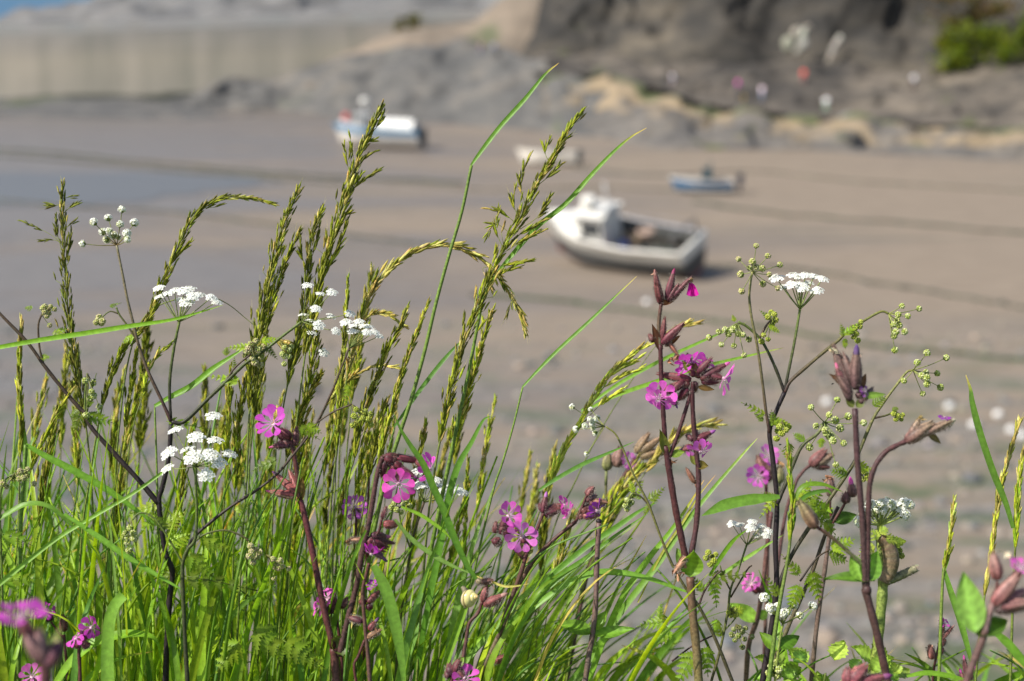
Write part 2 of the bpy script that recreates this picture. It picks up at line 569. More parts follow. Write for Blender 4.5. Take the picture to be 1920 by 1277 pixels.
wall = thing('harbour_wall', 'long high stained harbour wall with a pale coping at the back of the sand', 'wall', (-60, 186, 0))
mb = MB()
def wtop(x): return 11.2 + 0.030 * (x + 11)
nseg = 90
for i in range(nseg + 1):
    x = -190 + 235 * i / nseg
    y = 186 + 2.0 * math.sin(x * 0.03)
    for (dy, z) in ((0, -0.6), (0.25, wtop(x) * .33), (0.5, wtop(x) * .66), (0.75, wtop(x) - 1.2), (4.5, wtop(x) - 1.2), (4.7, -0.6)):
        mb.v.append(Vector((x, y + dy + 0.05 * noise.noise(Vector((x * .3, z * .4, 0))), z))); mb.c.append((.3, .3, .3))
for i in range(nseg):
    for j in range(5):
        a = i * 6 + j
        mb.f.append((a, a + 6, a + 7, a + 1))
mb.build('wall_face', wall_mat(), wall, smooth=False)
mb = MB()
for i in range(nseg):
    x, x2 = -190 + 235 * i / nseg, -190 + 235 * (i + 1) / nseg
    y, y2 = 186.72 + 2.0 * math.sin(x * 0.03), 186.72 + 2.0 * math.sin(x2 * 0.03)
    vs = [Vector((x, y, wtop(x) - 1.2)), Vector((x2, y2, wtop(x2) - 1.2)), Vector((x2, y2 + 2, wtop(x2) - 1.2)), Vector((x, y + 2, wtop(x) - 1.2))]
    vs += [v + Vector((0, 0, 1.2)) for v in vs]
    mb.add(vs, [(0, 1, 5, 4), (4, 5, 6, 7), (2, 3, 7, 6)], jit((0.33, 0.32, 0.30), .04))
mb.build('coping', M_STONE, wall, smooth=False)

# land behind the wall
sheet('hills', M_HILL, [(-500, 60, 200), (1100, 40, 200)], [(-500, 75, 300), (-150, 62, 290), (-20, 44, 280), (60, 22, 275), (170, 0, 270), (420, -22, 265), (700, -50, 260), (1100, -130, 250)],
      -420, 1050, 110, 26, 3.2, 0.10, 'grey rocky headland rising behind the harbour wall', 0.8, 60)
# bare sandy slope that runs up between the outcrop and the cliff
sheet('sandy_slope', M_GULLY, [(575, 160, 169), (640, 150, 169), (800, 130, 170), (940, 126, 173), (1100, 120, 175)], [(575, 136, 172), (640, 100, 175), (760, 60, 177), (880, 44, 178), (960, -15, 180), (1100, -60, 181)],
      575, 1090, 60, 20, 0.7, 0.12, 'bare sandy slope between outcrop and cliff', 0.9, 10)
# low weedy reef on the wet sand in front of the wall
sheet('low_reef', M_REEF, base_line([(-200, 222), (0, 220), (180, 222), (330, 226), (420, 222), (540, 211)]), [(-200, 186, 172), (0, 186, 172), (180, 184, 172), (330, 194, 171), (420, 203, 172), (540, 209.8, 173)],
      -200, 540, 70, 10, 0.55, 0.25, 'low dark weedy reef along the foot of the harbour wall', 0.7, 4)
# grey outcrop
sheet('rock_outcrop', M_REEF, base_line([(250, 212), (360, 208), (520, 206), (660, 222), (800, 228), (960, 242), (1110, 258), (1200, 262)]),
      [(250, 206, 168), (330, 186, 172), (420, 160, 174), (520, 146, 174), (640, 112, 172), (760, 84, 170), (880, 76, 168), (960, 88, 160), (1050, 132, 150), (1200, 200, 142)],
      250, 1200, 130, 34, 1.25, 0.22, 'grey jagged rock outcrop beside the sand', 0.9, 8)
# shelf: grey front and tan top
SH_B = base_line([(1040, 248), (1250, 280), (1500, 280), (1700, 292), (1980, 306)])
SH_T = [(1020, 138, 150), (1130, 140, 148), (1230, 166, 142), (1320, 196, 138), (1400, 207, 136), (1550, 224, 134), (1700, 232, 132), (1980, 244, 126)]
sheet('rock_shelf', M_LEDGE, SH_B, SH_T, 1020, 1990, 110, 22, 1.0, 0.26, 'low shelf of grey and tan rock at the foot of the cliff', 0.75, 3, blocky=0.5,
      tint=lambda v, x: lc((.115, .105, .093), (.25, .193, .122), min(1, max(0, (v - .42 + .9 * noise.noise(Vector((x * .011, v * 3, 2))) + .4 * noise.noise(Vector((x * .04, v * 6, 7)))) * 2.4))) if v < .9 else (.085, .095, .04))
LB = [(x, y - 1, d + 1) for x, y, d in SH_T]
LT = [(1020, 96, 168), (1130, 104, 166), (1230, 118, 160), (1400, 118, 158), (1550, 120, 156), (1700, 130, 152), (1850, 128, 148), (1980, 110, 144)]
sheet('boulder_slope', M_TALUS, LB, LT, 1000, 1990, 110, 26, 0.9, 0.22, 'slope of grey brown boulders below the dark cliff', 0.95, 4, blocky=0.5)
sheet('cliff', M_CLIFF, [(950, 128, 172), (1100, 122, 170), (1230, 130, 163), (1400, 130, 160), (1700, 142, 154), (2050, 130, 146)],
      [(938, 112, 176), (968, 70, 178), (1004, 6, 180), (1040, -80, 181), (1100, -200, 180), (1300, -330, 176), (1700, -360, 170), (2050, -360, 160)],
      938, 2050, 150, 70, 5.0, 0.085, 'dark brown sea cliff above the boulders', 0.9, 30, fade=160)
# ================================================================== BOATS
def hull_pts(L, B, t, top, keel, sheer, full=0.62, stern=0.82):
    """half breadth, sheer height and keel height at station t (0 stern .. 1 bow)"""
    hb = B / 2 * (stern + (1 - stern) * min(1, t / 0.35)) * (1 - max(0, (t - full) / (1 - full)) ** 2.2)
    zs = top + sheer * max(0, t - 0.25) ** 2 / 0.56
    zk = keel + (0.35 * top) * max(0, (t - 0.72) / 0.28) ** 2
    return max(hb, 0.03), zs, zk

def hull_mesh(mb, L, B, top, keel, sheer, bands, inset=0.0, floor=None, n=24, full=0.62):
    """bands: list of (fraction of side height from keel to sheer, colour); inset>0 builds the inner skin down to the floor height"""
    fr = [0.0, .12, .24, .36, .5, .62, .74, .86, .93, 1.0]
    for side in (1, -1):
        base = len(mb.v)
        for i in range(n + 1):
            t = i / n
            hb, zs, zk = hull_pts(L, B, t, top, keel, sheer, full)
            x = -L / 2 + L * t
            for f in fr:
                y = hb * (f ** 0.33 if f > 0 else 0.0)
                z = lerp(zk, zs, f)
                if inset:
                    y = max(0.0, y - inset)
                    z = max(z, floor)
                    if z == floor: y = max(0.0, hb * 0.90 - inset)
                    x2 = min(max(x, -L / 2 + inset), L / 2 - inset * 2)
                else:
                    x2 = x + (0.12 * L * max(0, f - 0.3) * max(0, (t - .8) / .2) if t > .8 else 0)
                mb.v.append(Vector((x2, side * y, z)))
                col = bands[0][1]
                for lim, c in bands:
                    if f >= lim: col = c
                mb.c.append(col)
        k = len(fr)
        for i in range(n):
            for j in range(k - 1):
                a = base + i * k + j
                q = (a, a + k, a + k + 1, a + 1)
                flip = (side == -1) != bool(inset)
                mb.f.append(q if flip else q[::-1])
    # transom
    k = len(fr)
    m = (n + 1) * k
    for j in range(k - 1):
        mb.f.append((j, j + 1, m + j + 1, m + j))

def boat_root(name, label, px, py, head, heel, group, z=0.0, cat='boat'):
    p = G(px, py, z)
    return thing(name, label, cat, p, group, rot=(heel, 0, head), local=True), Matrix.Translation(p) @ Matrix.Rotation(head, 4, 'Z') @ Matrix.Rotation(heel, 4, 'X')

def window(mb, M, w, h, t=0.03):
    box(mb, -w / 2, w / 2, -t, t, -h / 2, h / 2, (0.03, 0.035, 0.04), M)

WHT, BLK, RED, BLUE = (.66, .64, .58), (.03, .034, .04), (.20, .045, .04), (.06, .19, .33)
BG = 'boats left aground on the harbour sand at low tide'

# ---- the heeled working boat
r, MX = boat_root('fishing_boat', 'white working boat with a black and red bottom, heeled over on the sand', 1172, 482, rad(180 - 38), rad(-19), BG, 0.56)
# heading 140 deg: bow points away to the west; positive heel leans it towards the flowers
mb = MB(); hull_mesh(mb, 8.3, 3.1, 1.25, -0.55, 0.85, [(0, RED), (.2, BLK), (.74, WHT)]); mb.build('hull', M_PAINT, r, smooth=False)
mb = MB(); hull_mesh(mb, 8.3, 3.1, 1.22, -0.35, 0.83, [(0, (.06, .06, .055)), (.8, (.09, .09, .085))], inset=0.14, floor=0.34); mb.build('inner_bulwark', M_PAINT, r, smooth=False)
mb = MB()
for i in range(20):
    t0, t1 = i / 24, (i + 1) / 24
    a, b = hull_pts(8.3, 3.1, t0, 1.25, -.35, .85), hull_pts(8.3, 3.1, t1, 1.25, -.35, .85)
    x0, x1 = -4.15 + 8.3 * t0, -4.15 + 8.3 * t1
    vs = [Vector((max(x0, -4), -a[0] + .14, .36)), Vector((x1, -b[0] + .14, .36)), Vector((x1, b[0] - .14, .36)), Vector((max(x0, -4), a[0] - .14, .36))]
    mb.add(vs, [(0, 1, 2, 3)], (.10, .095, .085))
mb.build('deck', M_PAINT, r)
for s in (1, -1):
    mb = MB(); P = []
    for i in range(25):
        hb, zs, _ = hull_pts(8.3, 3.1, i / 24, 1.25, -.35, .85)
        P.append(Vector((-4.15 + 8.3 * i / 24 + .03, s * (hb - .05), zs + .03)))
    tube(mb, P, .075, WHT if s == 1 else (.34, .34, .36), 8); mb.build('gunwale', M_PAINT, r)
mb = MB(); tube(mb, [Vector((-4.15, -1.25, 1.28)), Vector((-4.15, 1.25, 1.28))], .11, WHT, 8); mb.build('transom_cap', M_PAINT, r)
# whaleback foredeck and wheelhouse
mb = MB()
for i in range(9):
    t0 = 0.70 + .3 * i / 8
    hb, zs, _ = hull_pts(8.3, 3.1, t0, 1.25, -.35, .85)
    for k in range(5):
        y = -hb + .1 + (2 * hb - .2) * k / 4
        mb.v.append(Vector((-4.15 + 8.3 * t0, y, zs + .05 + .12 * (1 - ((k - 2) / 2) ** 2)))); mb.c.append(WHT)
for i in range(8):
    for k in range(4):
        a = i * 5 + k
        mb.f.append((a, a + 5, a + 6, a + 1))
mb.build('foredeck', M_PAINT, r)
mb = MB()
vs = [Vector(q) for q in ((.55, -.85, .36), (2.35, -.8, .36), (2.35, .8, .36), (.55, .85, .36), (.45, -.82, 2.45), (1.95, -.76, 2.45), (1.95, .76, 2.45), (.45, .82, 2.45))]
mb.add(vs, [(4, 5, 6, 7), (0, 1, 5, 4), (1, 2, 6, 5), (2, 3, 7, 6), (3, 0, 4, 7)], WHT)
wh = mb.build('wheelhouse', M_PAINT, r, smooth=False)
mb = MB(); box(mb, .25, 2.2, -.95, .95, 2.452, 2.56, WHT); mb.build('roof', M_PAINT, wh, smooth=False)
for (x, y, w_, h_, a) in ((.9, .845, .5, .55, 0), (1.5, .825, .5, .55, 0), (.9, -.845, .5, .55, 0), (1.5, -.825, .5, .55, 0), (2.12, .38, .6, .5, 90), (2.12, -.38, .6, .5, 90)):
    mb = MB(); window(mb, Matrix.Translation((x, y, 1.85)) @ Matrix.Rotation(rad(a), 4, 'Z'), w_, h_); mb.build('window', M_PAINT, wh, smooth=False)
mb = MB(); tube(mb, [Vector((.5, 0, 2.5)), Vector((.45, 0, 4.1))], .045, (.6, .6, .6), 6); mb.build('mast', M_PAINT, wh)
mb = MB(); ball(mb, Vector((1.6, 0, 2.95)), .42, WHT, .75, 14, 8); mb.build('radar_dome', M_PAINT, wh)
mb = MB(); box(mb, .3, .75, -.55, .55, 2.57, 2.75, (.5, .5, .48)); mb.build('life_raft_case', M_PAINT, wh, smooth=False)
mb = MB()
for s_ in (1, -1): tube(mb, [Vector((-3.7, s_ * 1.15, 1.2)), Vector((-3.7, s_ * 1.1, 2.0))], .05, (.10, .10, .10), 6)
tube(mb, [Vector((-3.7, -1.1, 2.0)), Vector((-3.7, 1.1, 2.0))], .05, (.10, .10, .10), 6)
mb.build('stern_gantry', M_PAINT, r)
mb = MB()
for k in range(6):
    hb, zs, _ = hull_pts(8.3, 3.1, .06 + .09 * k, 1.25, -.35, .85); x = -4.15 + 8.3 * (.06 + .09 * k)
    tube(mb, [Vector((x, -hb + .06, zs)), Vector((x, -hb + .06, zs + .42))], .025, (.16, .16, .17), 5)
tube(mb, [Vector((-3.7, -1.2, 1.7)), Vector((.3, -1.42, 1.75))], .03, (.2, .2, .21), 5)
mb.build('side_rail', M_PAINT, r)
# gear lying in it
def gear(name, label, cat, build, loc, mat=M_PAINT):
    mb = MB(); build(mb)
    Mx = MX @ Matrix.Translation(loc)
    mb.v = [Mx @ v for v in mb.v]
    o = mb.build(name, mat); return tag(o, label, cat)
def crate(col, w_=.8, d_=.5, h_=.35):
    def f(mb):
        t = .04
        box(mb, -w_ / 2, w_ / 2, -d_ / 2, d_ / 2, 0, t, col)
        for x0, x1, y0, y1 in ((-w_ / 2, w_ / 2, -d_ / 2, -d_ / 2 + t), (-w_ / 2, w_ / 2, d_ / 2 - t, d_ / 2), (-w_ / 2, -w_ / 2 + t, -d_ / 2 + t, d_ / 2 - t), (w_ / 2 - t, w_ / 2, -d_ / 2 + t, d_ / 2 - t)):
            box(mb, x0, x1, y0, y1, t, h_, col)
    return f
def heap(cols, r_, n_=40):
    def f(mb):
        for _ in range(n_):
            a, q = uni(0, 6.28), r_ * math.sqrt(rnd())
            ball(mb, Vector((q * math.cos(a), q * math.sin(a) * .7, .08 + .35 * (1 - q / r_) * rnd())), uni(.07, .14), jit(random.choice(cols), .3), .8, 6, 4)
    return f
gear('fish_box', 'pinkish fish box standing against the far side of the heeled boat', 'crate', crate((.42, .31, .25), .8, .5, .4), (-.9, -.95, .80))
gear('fish_box', 'sandy coloured fish box behind the wheelhouse of the heeled boat', 'crate', crate((.42, .31, .2), .9, .6, .5), (-.1, -.75, .40))
gear('barrel', 'small blue barrel on the deck of the heeled boat', 'barrel', lambda mb: tube(mb, [Vector((0, 0, 0)), Vector((0, 0, .1)), Vector((0, 0, .55)), Vector((0, 0, .62))], [.20, .24, .24, .19], (.05, .09, .28), 12), (-.15, .1, .37))
gear('net_heap', 'heap of dark fishing net on the deck of the heeled boat', 'net', heap([(.05, .055, .05), (.10, .09, .07), (.05, .08, .06)], .95, 110), (-2.4, -.1, .37))
gear('net_heap', 'pale bundle of rope beside the blue barrel on the heeled boat', 'rope', heap([(.42, .38, .34), (.30, .27, .24)], .45, 45), (-.9, .35, .37))
def pot(mb):
    for k in range(4):
        x = -.33 + .22 * k
        tube(mb, [Vector((x, -.25, 0)), Vector((x, -.25, .2)), Vector((x, -.15, .36)), Vector((x, .15, .36)), Vector((x, .25, .2)), Vector((x, .25, 0))], .022, (.05, .05, .045), 5)
    for y, z in ((-.25, 0), (-.25, .2), (-.15, .36), (.15, .36), (.25, .2), (.25, 0)):
        tube(mb, [Vector((-.35, y, z)), Vector((.35, y, z))], .02, (.05, .05, .045), 5)
    for k in range(9):
        x = -.33 + .0825 * k
        tube(mb, [Vector((x, -.24, .02)), Vector((x + .04, -.24, .2)), Vector((x, -.14, .345)), Vector((x + .04, .14, .345)), Vector((x, .24, .2))], .012, (.06, .075, .07), 4)
    box(mb, -.33, .33, -.22, .22, .0, .03, (.12, .09, .06))
for i, (x, y, z, w_) in enumerate(((-1.7, -.85, .37, 'lower one against the far side'), (-1.7, -.85, .76, 'upper one against the far side'), (-2.6, -.85, .37, 'lower one towards the stern'), (-3.3, .1, .37, 'alone at the stern middle'), (-1.3, .15, .37, 'beside the net heap'), (-2.5, -.75, .78, 'topmost one towards the stern'))):
    gear('lobster_pot', 'dark netted lobster pot, ' + w_ + ' of the heeled boat', 'lobster pot', pot, (x, y, z))
gear('buoy', 'orange buoy lying by the near rail of the heeled boat', 'buoy', lambda mb: (ball(mb, Vector((0, 0, .24)), .26, (.65, .10, .03), 1, 12, 8), tube(mb, [Vector((0, 0, .46)), Vector((0, 0, .62))], .05, (.5, .1, .03), 6)), (.15, .85, .40))

# ---- blue and white boat in front of the outcrop
r, MX = boat_root('fishing_boat', 'upright white boat with a blue stripe and a white cover aft, near the grey outcrop', 712, 270, rad(180 - 14), rad(2), BG, 0.35)
CR = (.56, .50, .43)
mb = MB(); hull_mesh(mb, 7.6, 2.7, 1.35, -.35, .45, [(0, CR), (.45, (.66, .62, .56)), (.74, BLUE), (.93, (.10, .26, .40))]); mb.build('hull', M_PAINT, r, smooth=False)
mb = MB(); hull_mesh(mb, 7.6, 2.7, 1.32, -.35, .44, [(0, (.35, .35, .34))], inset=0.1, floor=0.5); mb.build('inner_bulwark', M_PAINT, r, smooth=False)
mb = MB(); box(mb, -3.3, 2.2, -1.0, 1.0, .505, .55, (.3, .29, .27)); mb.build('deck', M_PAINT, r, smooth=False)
mb = MB()
for i in range(9):
    t0 = 0.66 + .34 * i / 8
    hb, zs, _ = hull_pts(7.6, 2.7, t0, 1.35, -.35, .45)
    for k in range(5):
        y = -hb + .06 + (2 * hb - .12) * k / 4
        mb.v.append(Vector((-3.8 + 7.6 * t0, y, zs + .04 + .2 * (1 - ((k - 2) / 2) ** 2)))); mb.c.append((.74, .71, .68))
for i in range(8):
    for k in range(4):
        a = i * 5 + k
        mb.f.append((a, a + 5, a + 6, a + 1))
mb.build('foredeck', M_PAINT, r)
mb = MB()
vs = [Vector(q) for q in ((1.0, -.75, .5), (2.3, -.7, .5), (2.3, .7, .5), (1.0, .75, .5), (1.1, -.7, 2.6), (2.05, -.65, 2.6), (2.05, .65, 2.6), (1.1, .7, 2.6))]
mb.add(vs, [(4, 5, 6, 7), (0, 1, 5, 4), (1, 2, 6, 5), (2, 3, 7, 6), (3, 0, 4, 7)], (.45, .46, .45))
wh = mb.build('wheelhouse', M_PAINT, r, smooth=False)
mb = MB(); box(mb, .95, 2.2, -.8, .8, 2.602, 2.69, (.7, .7, .68)); mb.build('roof', M_PAINT, wh, smooth=False)
for (x, y, w_, a) in ((1.6, .725, .6, 0), (1.6, -.725, .6, 0), (2.14, 0, 1.0, 90)):
    mb = MB(); window(mb, Matrix.Translation((x, y, 2.1)) @ Matrix.Rotation(rad(a), 4, 'Z'), w_, .5, .045); mb.build('window', M_PAINT, wh, smooth=False)
mb = MB(); tube(mb, [Vector((1.4, 0, 2.6)), Vector((1.4, 0, 3.7))], .06, (.5, .5, .5), 6); mb.build('mast', M_PAINT, wh)
mb = MB(); ball(mb, Vector((1.4, 0, 3.75)), .42, WHT, .8, 12, 7); mb.build('radar_dome', M_PAINT, wh)
mb = MB()   # canvas cover: a low tent over hoops
for i in range(11):
    x = -3.4 + 3.6 * i / 10
    sag = .06 * math.sin(i * math.pi)
    for k in range(9):
        a = math.pi * k / 8
        mb.v.append(Vector((x, -1.15 * math.cos(a), 1.30 + (.95 - .12 * (i % 2)) * math.sin(a) ** .7 + .15 * i / 10))); mb.c.append((.72, .71, .67))
for i in range(10):
    for k in range(8):
        a = i * 9 + k
        mb.f.append((a, a + 9, a + 10, a + 1))
mb.f.append(tuple(range(9))[::-1]); mb.f.append(tuple(range(90, 99)))
mb.build('canvas_cover', M_CLOTH, r)
mb = MB(); box(mb, -4.35, -3.85, -.25, .25, .1, 1.5, (.03, .035, .04)); box(mb, -4.3, -4.1, -.1, .1, -.35, .1, (.03, .03, .035)); mb.build('outboard_motor', M_PAINT, r, smooth=False)
mb = MB(); ball(mb, Vector((0, 0, 0)), .36, (.50, .08, .07), 1.1, 12, 8); tube(mb, [Vector((0, 0, -.85)), Vector((0, 0, -.4))], .06, (.5, .06, .05), 6)
Mx = MX @ Matrix.Translation((3.0, .35, 2.35)); mb.v = [Mx @ v for v in mb.v]
tag(mb.build('buoy', M_PAINT), 'red buoy on the foredeck of the blue and white boat', 'buoy')

# ---- small open boats
def dinghy(name, label, px, py, head, L, B, top, bands, group=BG, thwarts=2):
    r, MX = boat_root(name, label, px, py, head, rad(3), group, 0.15)
    mb = MB(); hull_mesh(mb, L, B, top, -.15, .2, bands, full=.5); mb.build('hull', M_PAINT, r, smooth=False)
    mb = MB(); hull_mesh(mb, L, B, top - .02, -.15, .2, [(0, (.50, .48, .44))], inset=.06, floor=.1, full=.5); mb.build('inner_skin', M_PAINT, r, smooth=False)
    for k in range(thwarts):
        x = -L * .25 + L * .3 * k
        mb = MB(); box(mb, x - .14, x + .14, -B * .42, B * .42, top * .72, top * .72 + .04, (.48, .45, .40)); mb.build('thwart', M_PAINT, r, smooth=False)
    return r
r = dinghy('dinghy', 'small off white dinghy with a dark outboard, lying beyond the heeled boat', 1028, 306, rad(180 - 10), 4.6, 1.7, .95, [(0, (.46, .42, .38)), (.3, (.68, .63, .55))])
mb = MB(); box(mb, -2.75, -2.35, -.2, .2, .35, 1.15, (.05, .06, .06)); box(mb, -2.65, -2.5, -.07, .07, -.1, .35, (.05, .06, .06)); mb.build('outboard_motor', M_PAINT, r, smooth=False)
mb = MB(); box(mb, -.9, -.5, -.6, .6, .4, 1.2, (.12, .14, .14)); mb.build('engine_box', M_PAINT, r, smooth=False)
r = dinghy('motor_launch', 'small open launch with blue bottom and pale sides and a dark steering stand amidships', 1318, 357, rad(180 - 6), 4.1, 1.6, .78, [(0, (.008, .075, .17)), (.40, (.012, .10, .22)), (.80, (.66, .62, .56))], thwarts=1)
mb = MB(); box(mb, -.55, .05, -.42, .42, .12, 1.55, (.02, .055, .07)); box(mb, -.50, -.40, -.4, .4, 1.55, 2.0, (.02, .06, .075)); mb.build('steering_stand', M_PAINT, r, smooth=False)
mb = MB(); box(mb, -2.75, -2.3, -.2, .2, .35, 1.2, (.05, .05, .06)); box(mb, -2.6, -2.45, -.07, .07, -.1, .35, (.05, .05, .06)); mb.build('outboard_motor', M_PAINT, r, smooth=False)

# ---- mooring lines lying across the sand, grown with weed
def rope(label, pts, r_, col):
    P = []
    for x, y in pts:
        g = G(x, y); P.append(Vector((g.x, g.y, beach_z(g.x, g.y) + r_ * .6)))
    P = smooth_path(P, 14)
    P = [p + Vector((noise.noise(p * .5) * .25, noise.noise(p * .5 + Vector((9, 0, 0))) * .35, 0)) for p in P]
    for p in P: p.z = beach_z(p.x, p.y) + r_ * .5
    mb = MB()
    tube(mb, P, lambda f: r_ * (1 + .35 * noise.noise(Vector((f * 60, r_, 2)))), lambda f: jit(col, .25), 7)
    for k in range(0, len(P) - 1, 2):     # tufts of weed hanging on the line
        for _ in range(3):
            p = P[k] + Vector((uni(-.4, .4), uni(-.2, .2), 0))
            ball(mb, Vector((p.x, p.y, beach_z(p.x, p.y) + .03)), uni(.06, .22), jit(col, .4), .4, 6, 3)
    tag(mb.build('mooring_rope', M_STONE), label, 'mooring rope', 'weedy mooring ropes across the sand')
WEED = (.055, .06, .04)
rope('weedy mooring rope running from the wet sand towards the blue and white boat', [(-60, 280), (120, 291), (300, 308), (500, 326), (700, 336), (870, 346)], .13, WEED)
rope('weedy rope just below the one running towards the blue and white boat', [(-60, 290), (150, 304), (330, 322), (480, 332), (640, 345)], .10, WEED)
rope('dark rope along the edge of the grey wet pool behind the arching grass', [(-60, 372), (120, 388), (300, 398), (460, 416), (620, 440), (800, 462)], .09, (.07, .07, .05))
rope('dark rope reaching across the sand beside the small blue launch', [(1300, 378), (1400, 394), (1530, 408), (1700, 420), (1990, 446)], .09, WEED)
rope('faint rope on the open sand beyond the small blue launch', [(1080, 316), (1230, 330), (1420, 322), (1600, 340), (1990, 364)], .08, (.09, .085, .06))
rope('dark rope on the sand to the right of the heeled boat', [(1330, 500), (1500, 506), (1640, 528), (1780, 552), (1990, 590)], .07, WEED)
rope('dark green weedy rope nearest the flowers, passing behind the white umbel', [(900, 552), (1060, 566), (1230, 590), (1400, 612), (1560, 640), (1760, 662), (1990, 682)], .085, (.045, .065, .03))
rope('rope lying in the sand in front of the small white dinghy', [(700, 338), (900, 356), (1100, 352), (1280, 358)], .07, (.09, .085, .06))

# ---- stones
mb = MB()
for _ in range(4200):
    y = 24 + 34 * rnd() ** 1.4
    x = uni(-.46, .46) * y
    if noise.noise(Vector((x * .13, y * .3, 4))) < uni(-.35, .3): continue
    s = abs(gau(.06, .05)) + .025
    if rnd() < .05: s = uni(.14, .34)
    col = jit(random.choice([(.20, .19, .18), (.12, .125, .125), (.28, .24, .19), (.25, .215, .17), (.08, .085, .075)]), .2)
    ball(mb, Vector((x, y, beach_z(x, y) + s * .1)), s, col, uni(.4, .7), 6, 4, Matrix.Rotation(uni(0, 6), 3, 'Z'))
tag(mb.build('shingle', M_STONE), 'grey and tan shingle scattered over the sand below the flowers', None, kind='stuff')
for px, py, lab in ((1213, 568, 'single white stone on the open sand between the heeled boat and the campion'), (1550, 760, 'white stone on the sand behind the drooping pale umbel'),
                    (1780, 768, 'white stone above the bent purple bud, one of several in a loose group'), (1871, 782, 'white stone on the sand between the bent bud and the edge of the view'),
                    (1826, 802, 'white stone behind the twisted grass blade'), (1896, 812, 'white stone beside the tan grass spike'), (1916, 822, 'white stone nearest the edge beyond the tan grass spike')):
    g = G(px, py); mb = MB()
    ball(mb, Vector((g.x, g.y, beach_z(g.x, g.y) + .09)), .16, (.72, .71, .68), .75, 10, 6)
    for i, v in enumerate(mb.v): mb.v[i] = v + Vector((1, 1, 1)) * .02 * noise.noise(v * 9)
    tag(mb.build('white_stone', M_STONE), lab, 'stone', 'white stones scattered on the sand')

# ---- bushes on the cliff
def shrub(name, label, px, py, d, rx, ry, cols, n):
    c = W(px, py, d); k = d / FPX
    t = thing(name, label, 'bush', c - UP * ry * k)
    mb = MB()
    cl = [(Vector((uni(-.8, .8), uni(-.5, .5), uni(-.75, .75))), uni(.15, .32), uni(.55, 1.15)) for _ in range(11)]
    for _ in range(n):
        o_, s_, br = random.choice(cl)
        q = o_ + Vector((gau(0, s_), gau(0, s_), gau(0, s_ * .8)))
        p = c + Vector((q.x * rx * k, q.y * rx * k * .6 - 1.5, q.z * ry * k))
        s = uni(.15, .42)
        a = Vector((gau(0, 1), gau(0, 1), gau(0, 1))).normalized(); u, v_ = perp(a)
        mb.add([p - u * s, p + v_ * s * .5, p + u * s, p - v_ * s * .5], [(0, 1, 2, 3)], tuple(v2 * br for v2 in jit(random.choice(cols), .25)))
    mb.build('foliage', M_LEAF, t)
    mb = MB()
    for _ in range(5):
        P = smooth_path([c + Vector((uni(-.5, .5), 1, -ry * k)), c + Vector((uni(-.8, .8), 0, -.2)), c + Vector((uni(-1, 1) * rx * k * .7, -1.2, uni(.2, .8) * ry * k))], 4)
        tube(mb, P, lambda f: .09 * (1.1 - f), (.08, .06, .04), 5)
    mb.build('stem', M_STEM, t)
GRN = [(.07, .11, .012), (.11, .15, .015), (.035, .055, .012), (.14, .16, .02)]
shrub('cliff_bush', 'bright yellow green bush growing on the cliff above the boulders', 1822, 96, 149, 74, 52, GRN, 1700)
shrub('cliff_bush', 'small green bush high on the dark cliff', 1490, 8, 168, 44, 26, [(.06, .08, .015), (.09, .08, .02)], 420)
shrub('cliff_bush', 'dark russet scrub on the cliff above the bright green bush', 1815, 15, 152, 90, 40, [(.07, .045, .02), (.05, .06, .02), (.09, .05, .02)], 700)
shrub('cliff_bush', 'dark green scrub patch on the far wall top', 494, 74, 184, 34, 10, [(.05, .08, .03), (.07, .10, .035)], 260)
shrub('cliff_bush', 'smaller green scrub patch beside the one on the far wall top', 555, 74, 184, 18, 9, [(.05, .08, .03), (.07, .10, .035)], 150)
shrub('cliff_bush', 'brown green scrub where the sandy slope meets the hill', 770, 50, 180, 28, 22, [(.10, .085, .06), (.09, .10, .04)], 300)
shrub('cliff_bush', 'ragged yellowish bush at the right edge of the cliff, beside the bright green one', 1900, 70, 146, 34, 50, GRN, 700)
shrub('cliff_bush', 'low olive bush hanging below the russet scrub on the cliff', 1770, 62, 150, 40, 30, [(.05, .07, .015), (.08, .09, .02), (.10, .07, .02)], 500)
# pale scars in the cliff face
for px, py, lab, sc, pts in ((1500, 74, 'broad jagged scar of pale rock on the dark cliff face', 1, [(-22, 8, 17), (-8, -12, 13), (5, -6, 15), (8, 10, 15), (-4, 22, 10), (12, -20, 9)]),
                             (1564, 88, 'narrow slanting scar of pale rock on the dark cliff face', 1, [(10, -14, 9), (4, -4, 9), (-1, 6, 9), (-5, 16, 8), (-9, 24, 7)])):
    mb = MB(); d = 158
    for dx, dy, q in pts:
        r_ = q * .72 * d / FPX
        n0 = len(mb.v)
        ball(mb, W(px + dx, py + dy, d - 2), r_, jit((.36, .33, .27), .2), 1.15, 8, 6)
        for i in range(n0, len(mb.v)): mb.v[i] += Vector((1, .4, 1)) * .35 * noise.noise(mb.v[i] * 1.3)
    tag(mb.build('pale_rock', M_STONE), lab, 'rock')

# ================================================================== PEOPLE on the shelf
from mathutils.bvhtree import BVHTree
ROCKS = []
for nm in ('rock_shelf', 'boulder_slope', 'cliff', 'rock_outcrop', 'sandy_slope'):
    ob = bpy.data.objects[nm]
    ROCKS.append(BVHTree.FromPolygons([v.co + ob.location for v in ob.data.vertices], [tuple(p.vertices) for p in ob.data.polygons]))

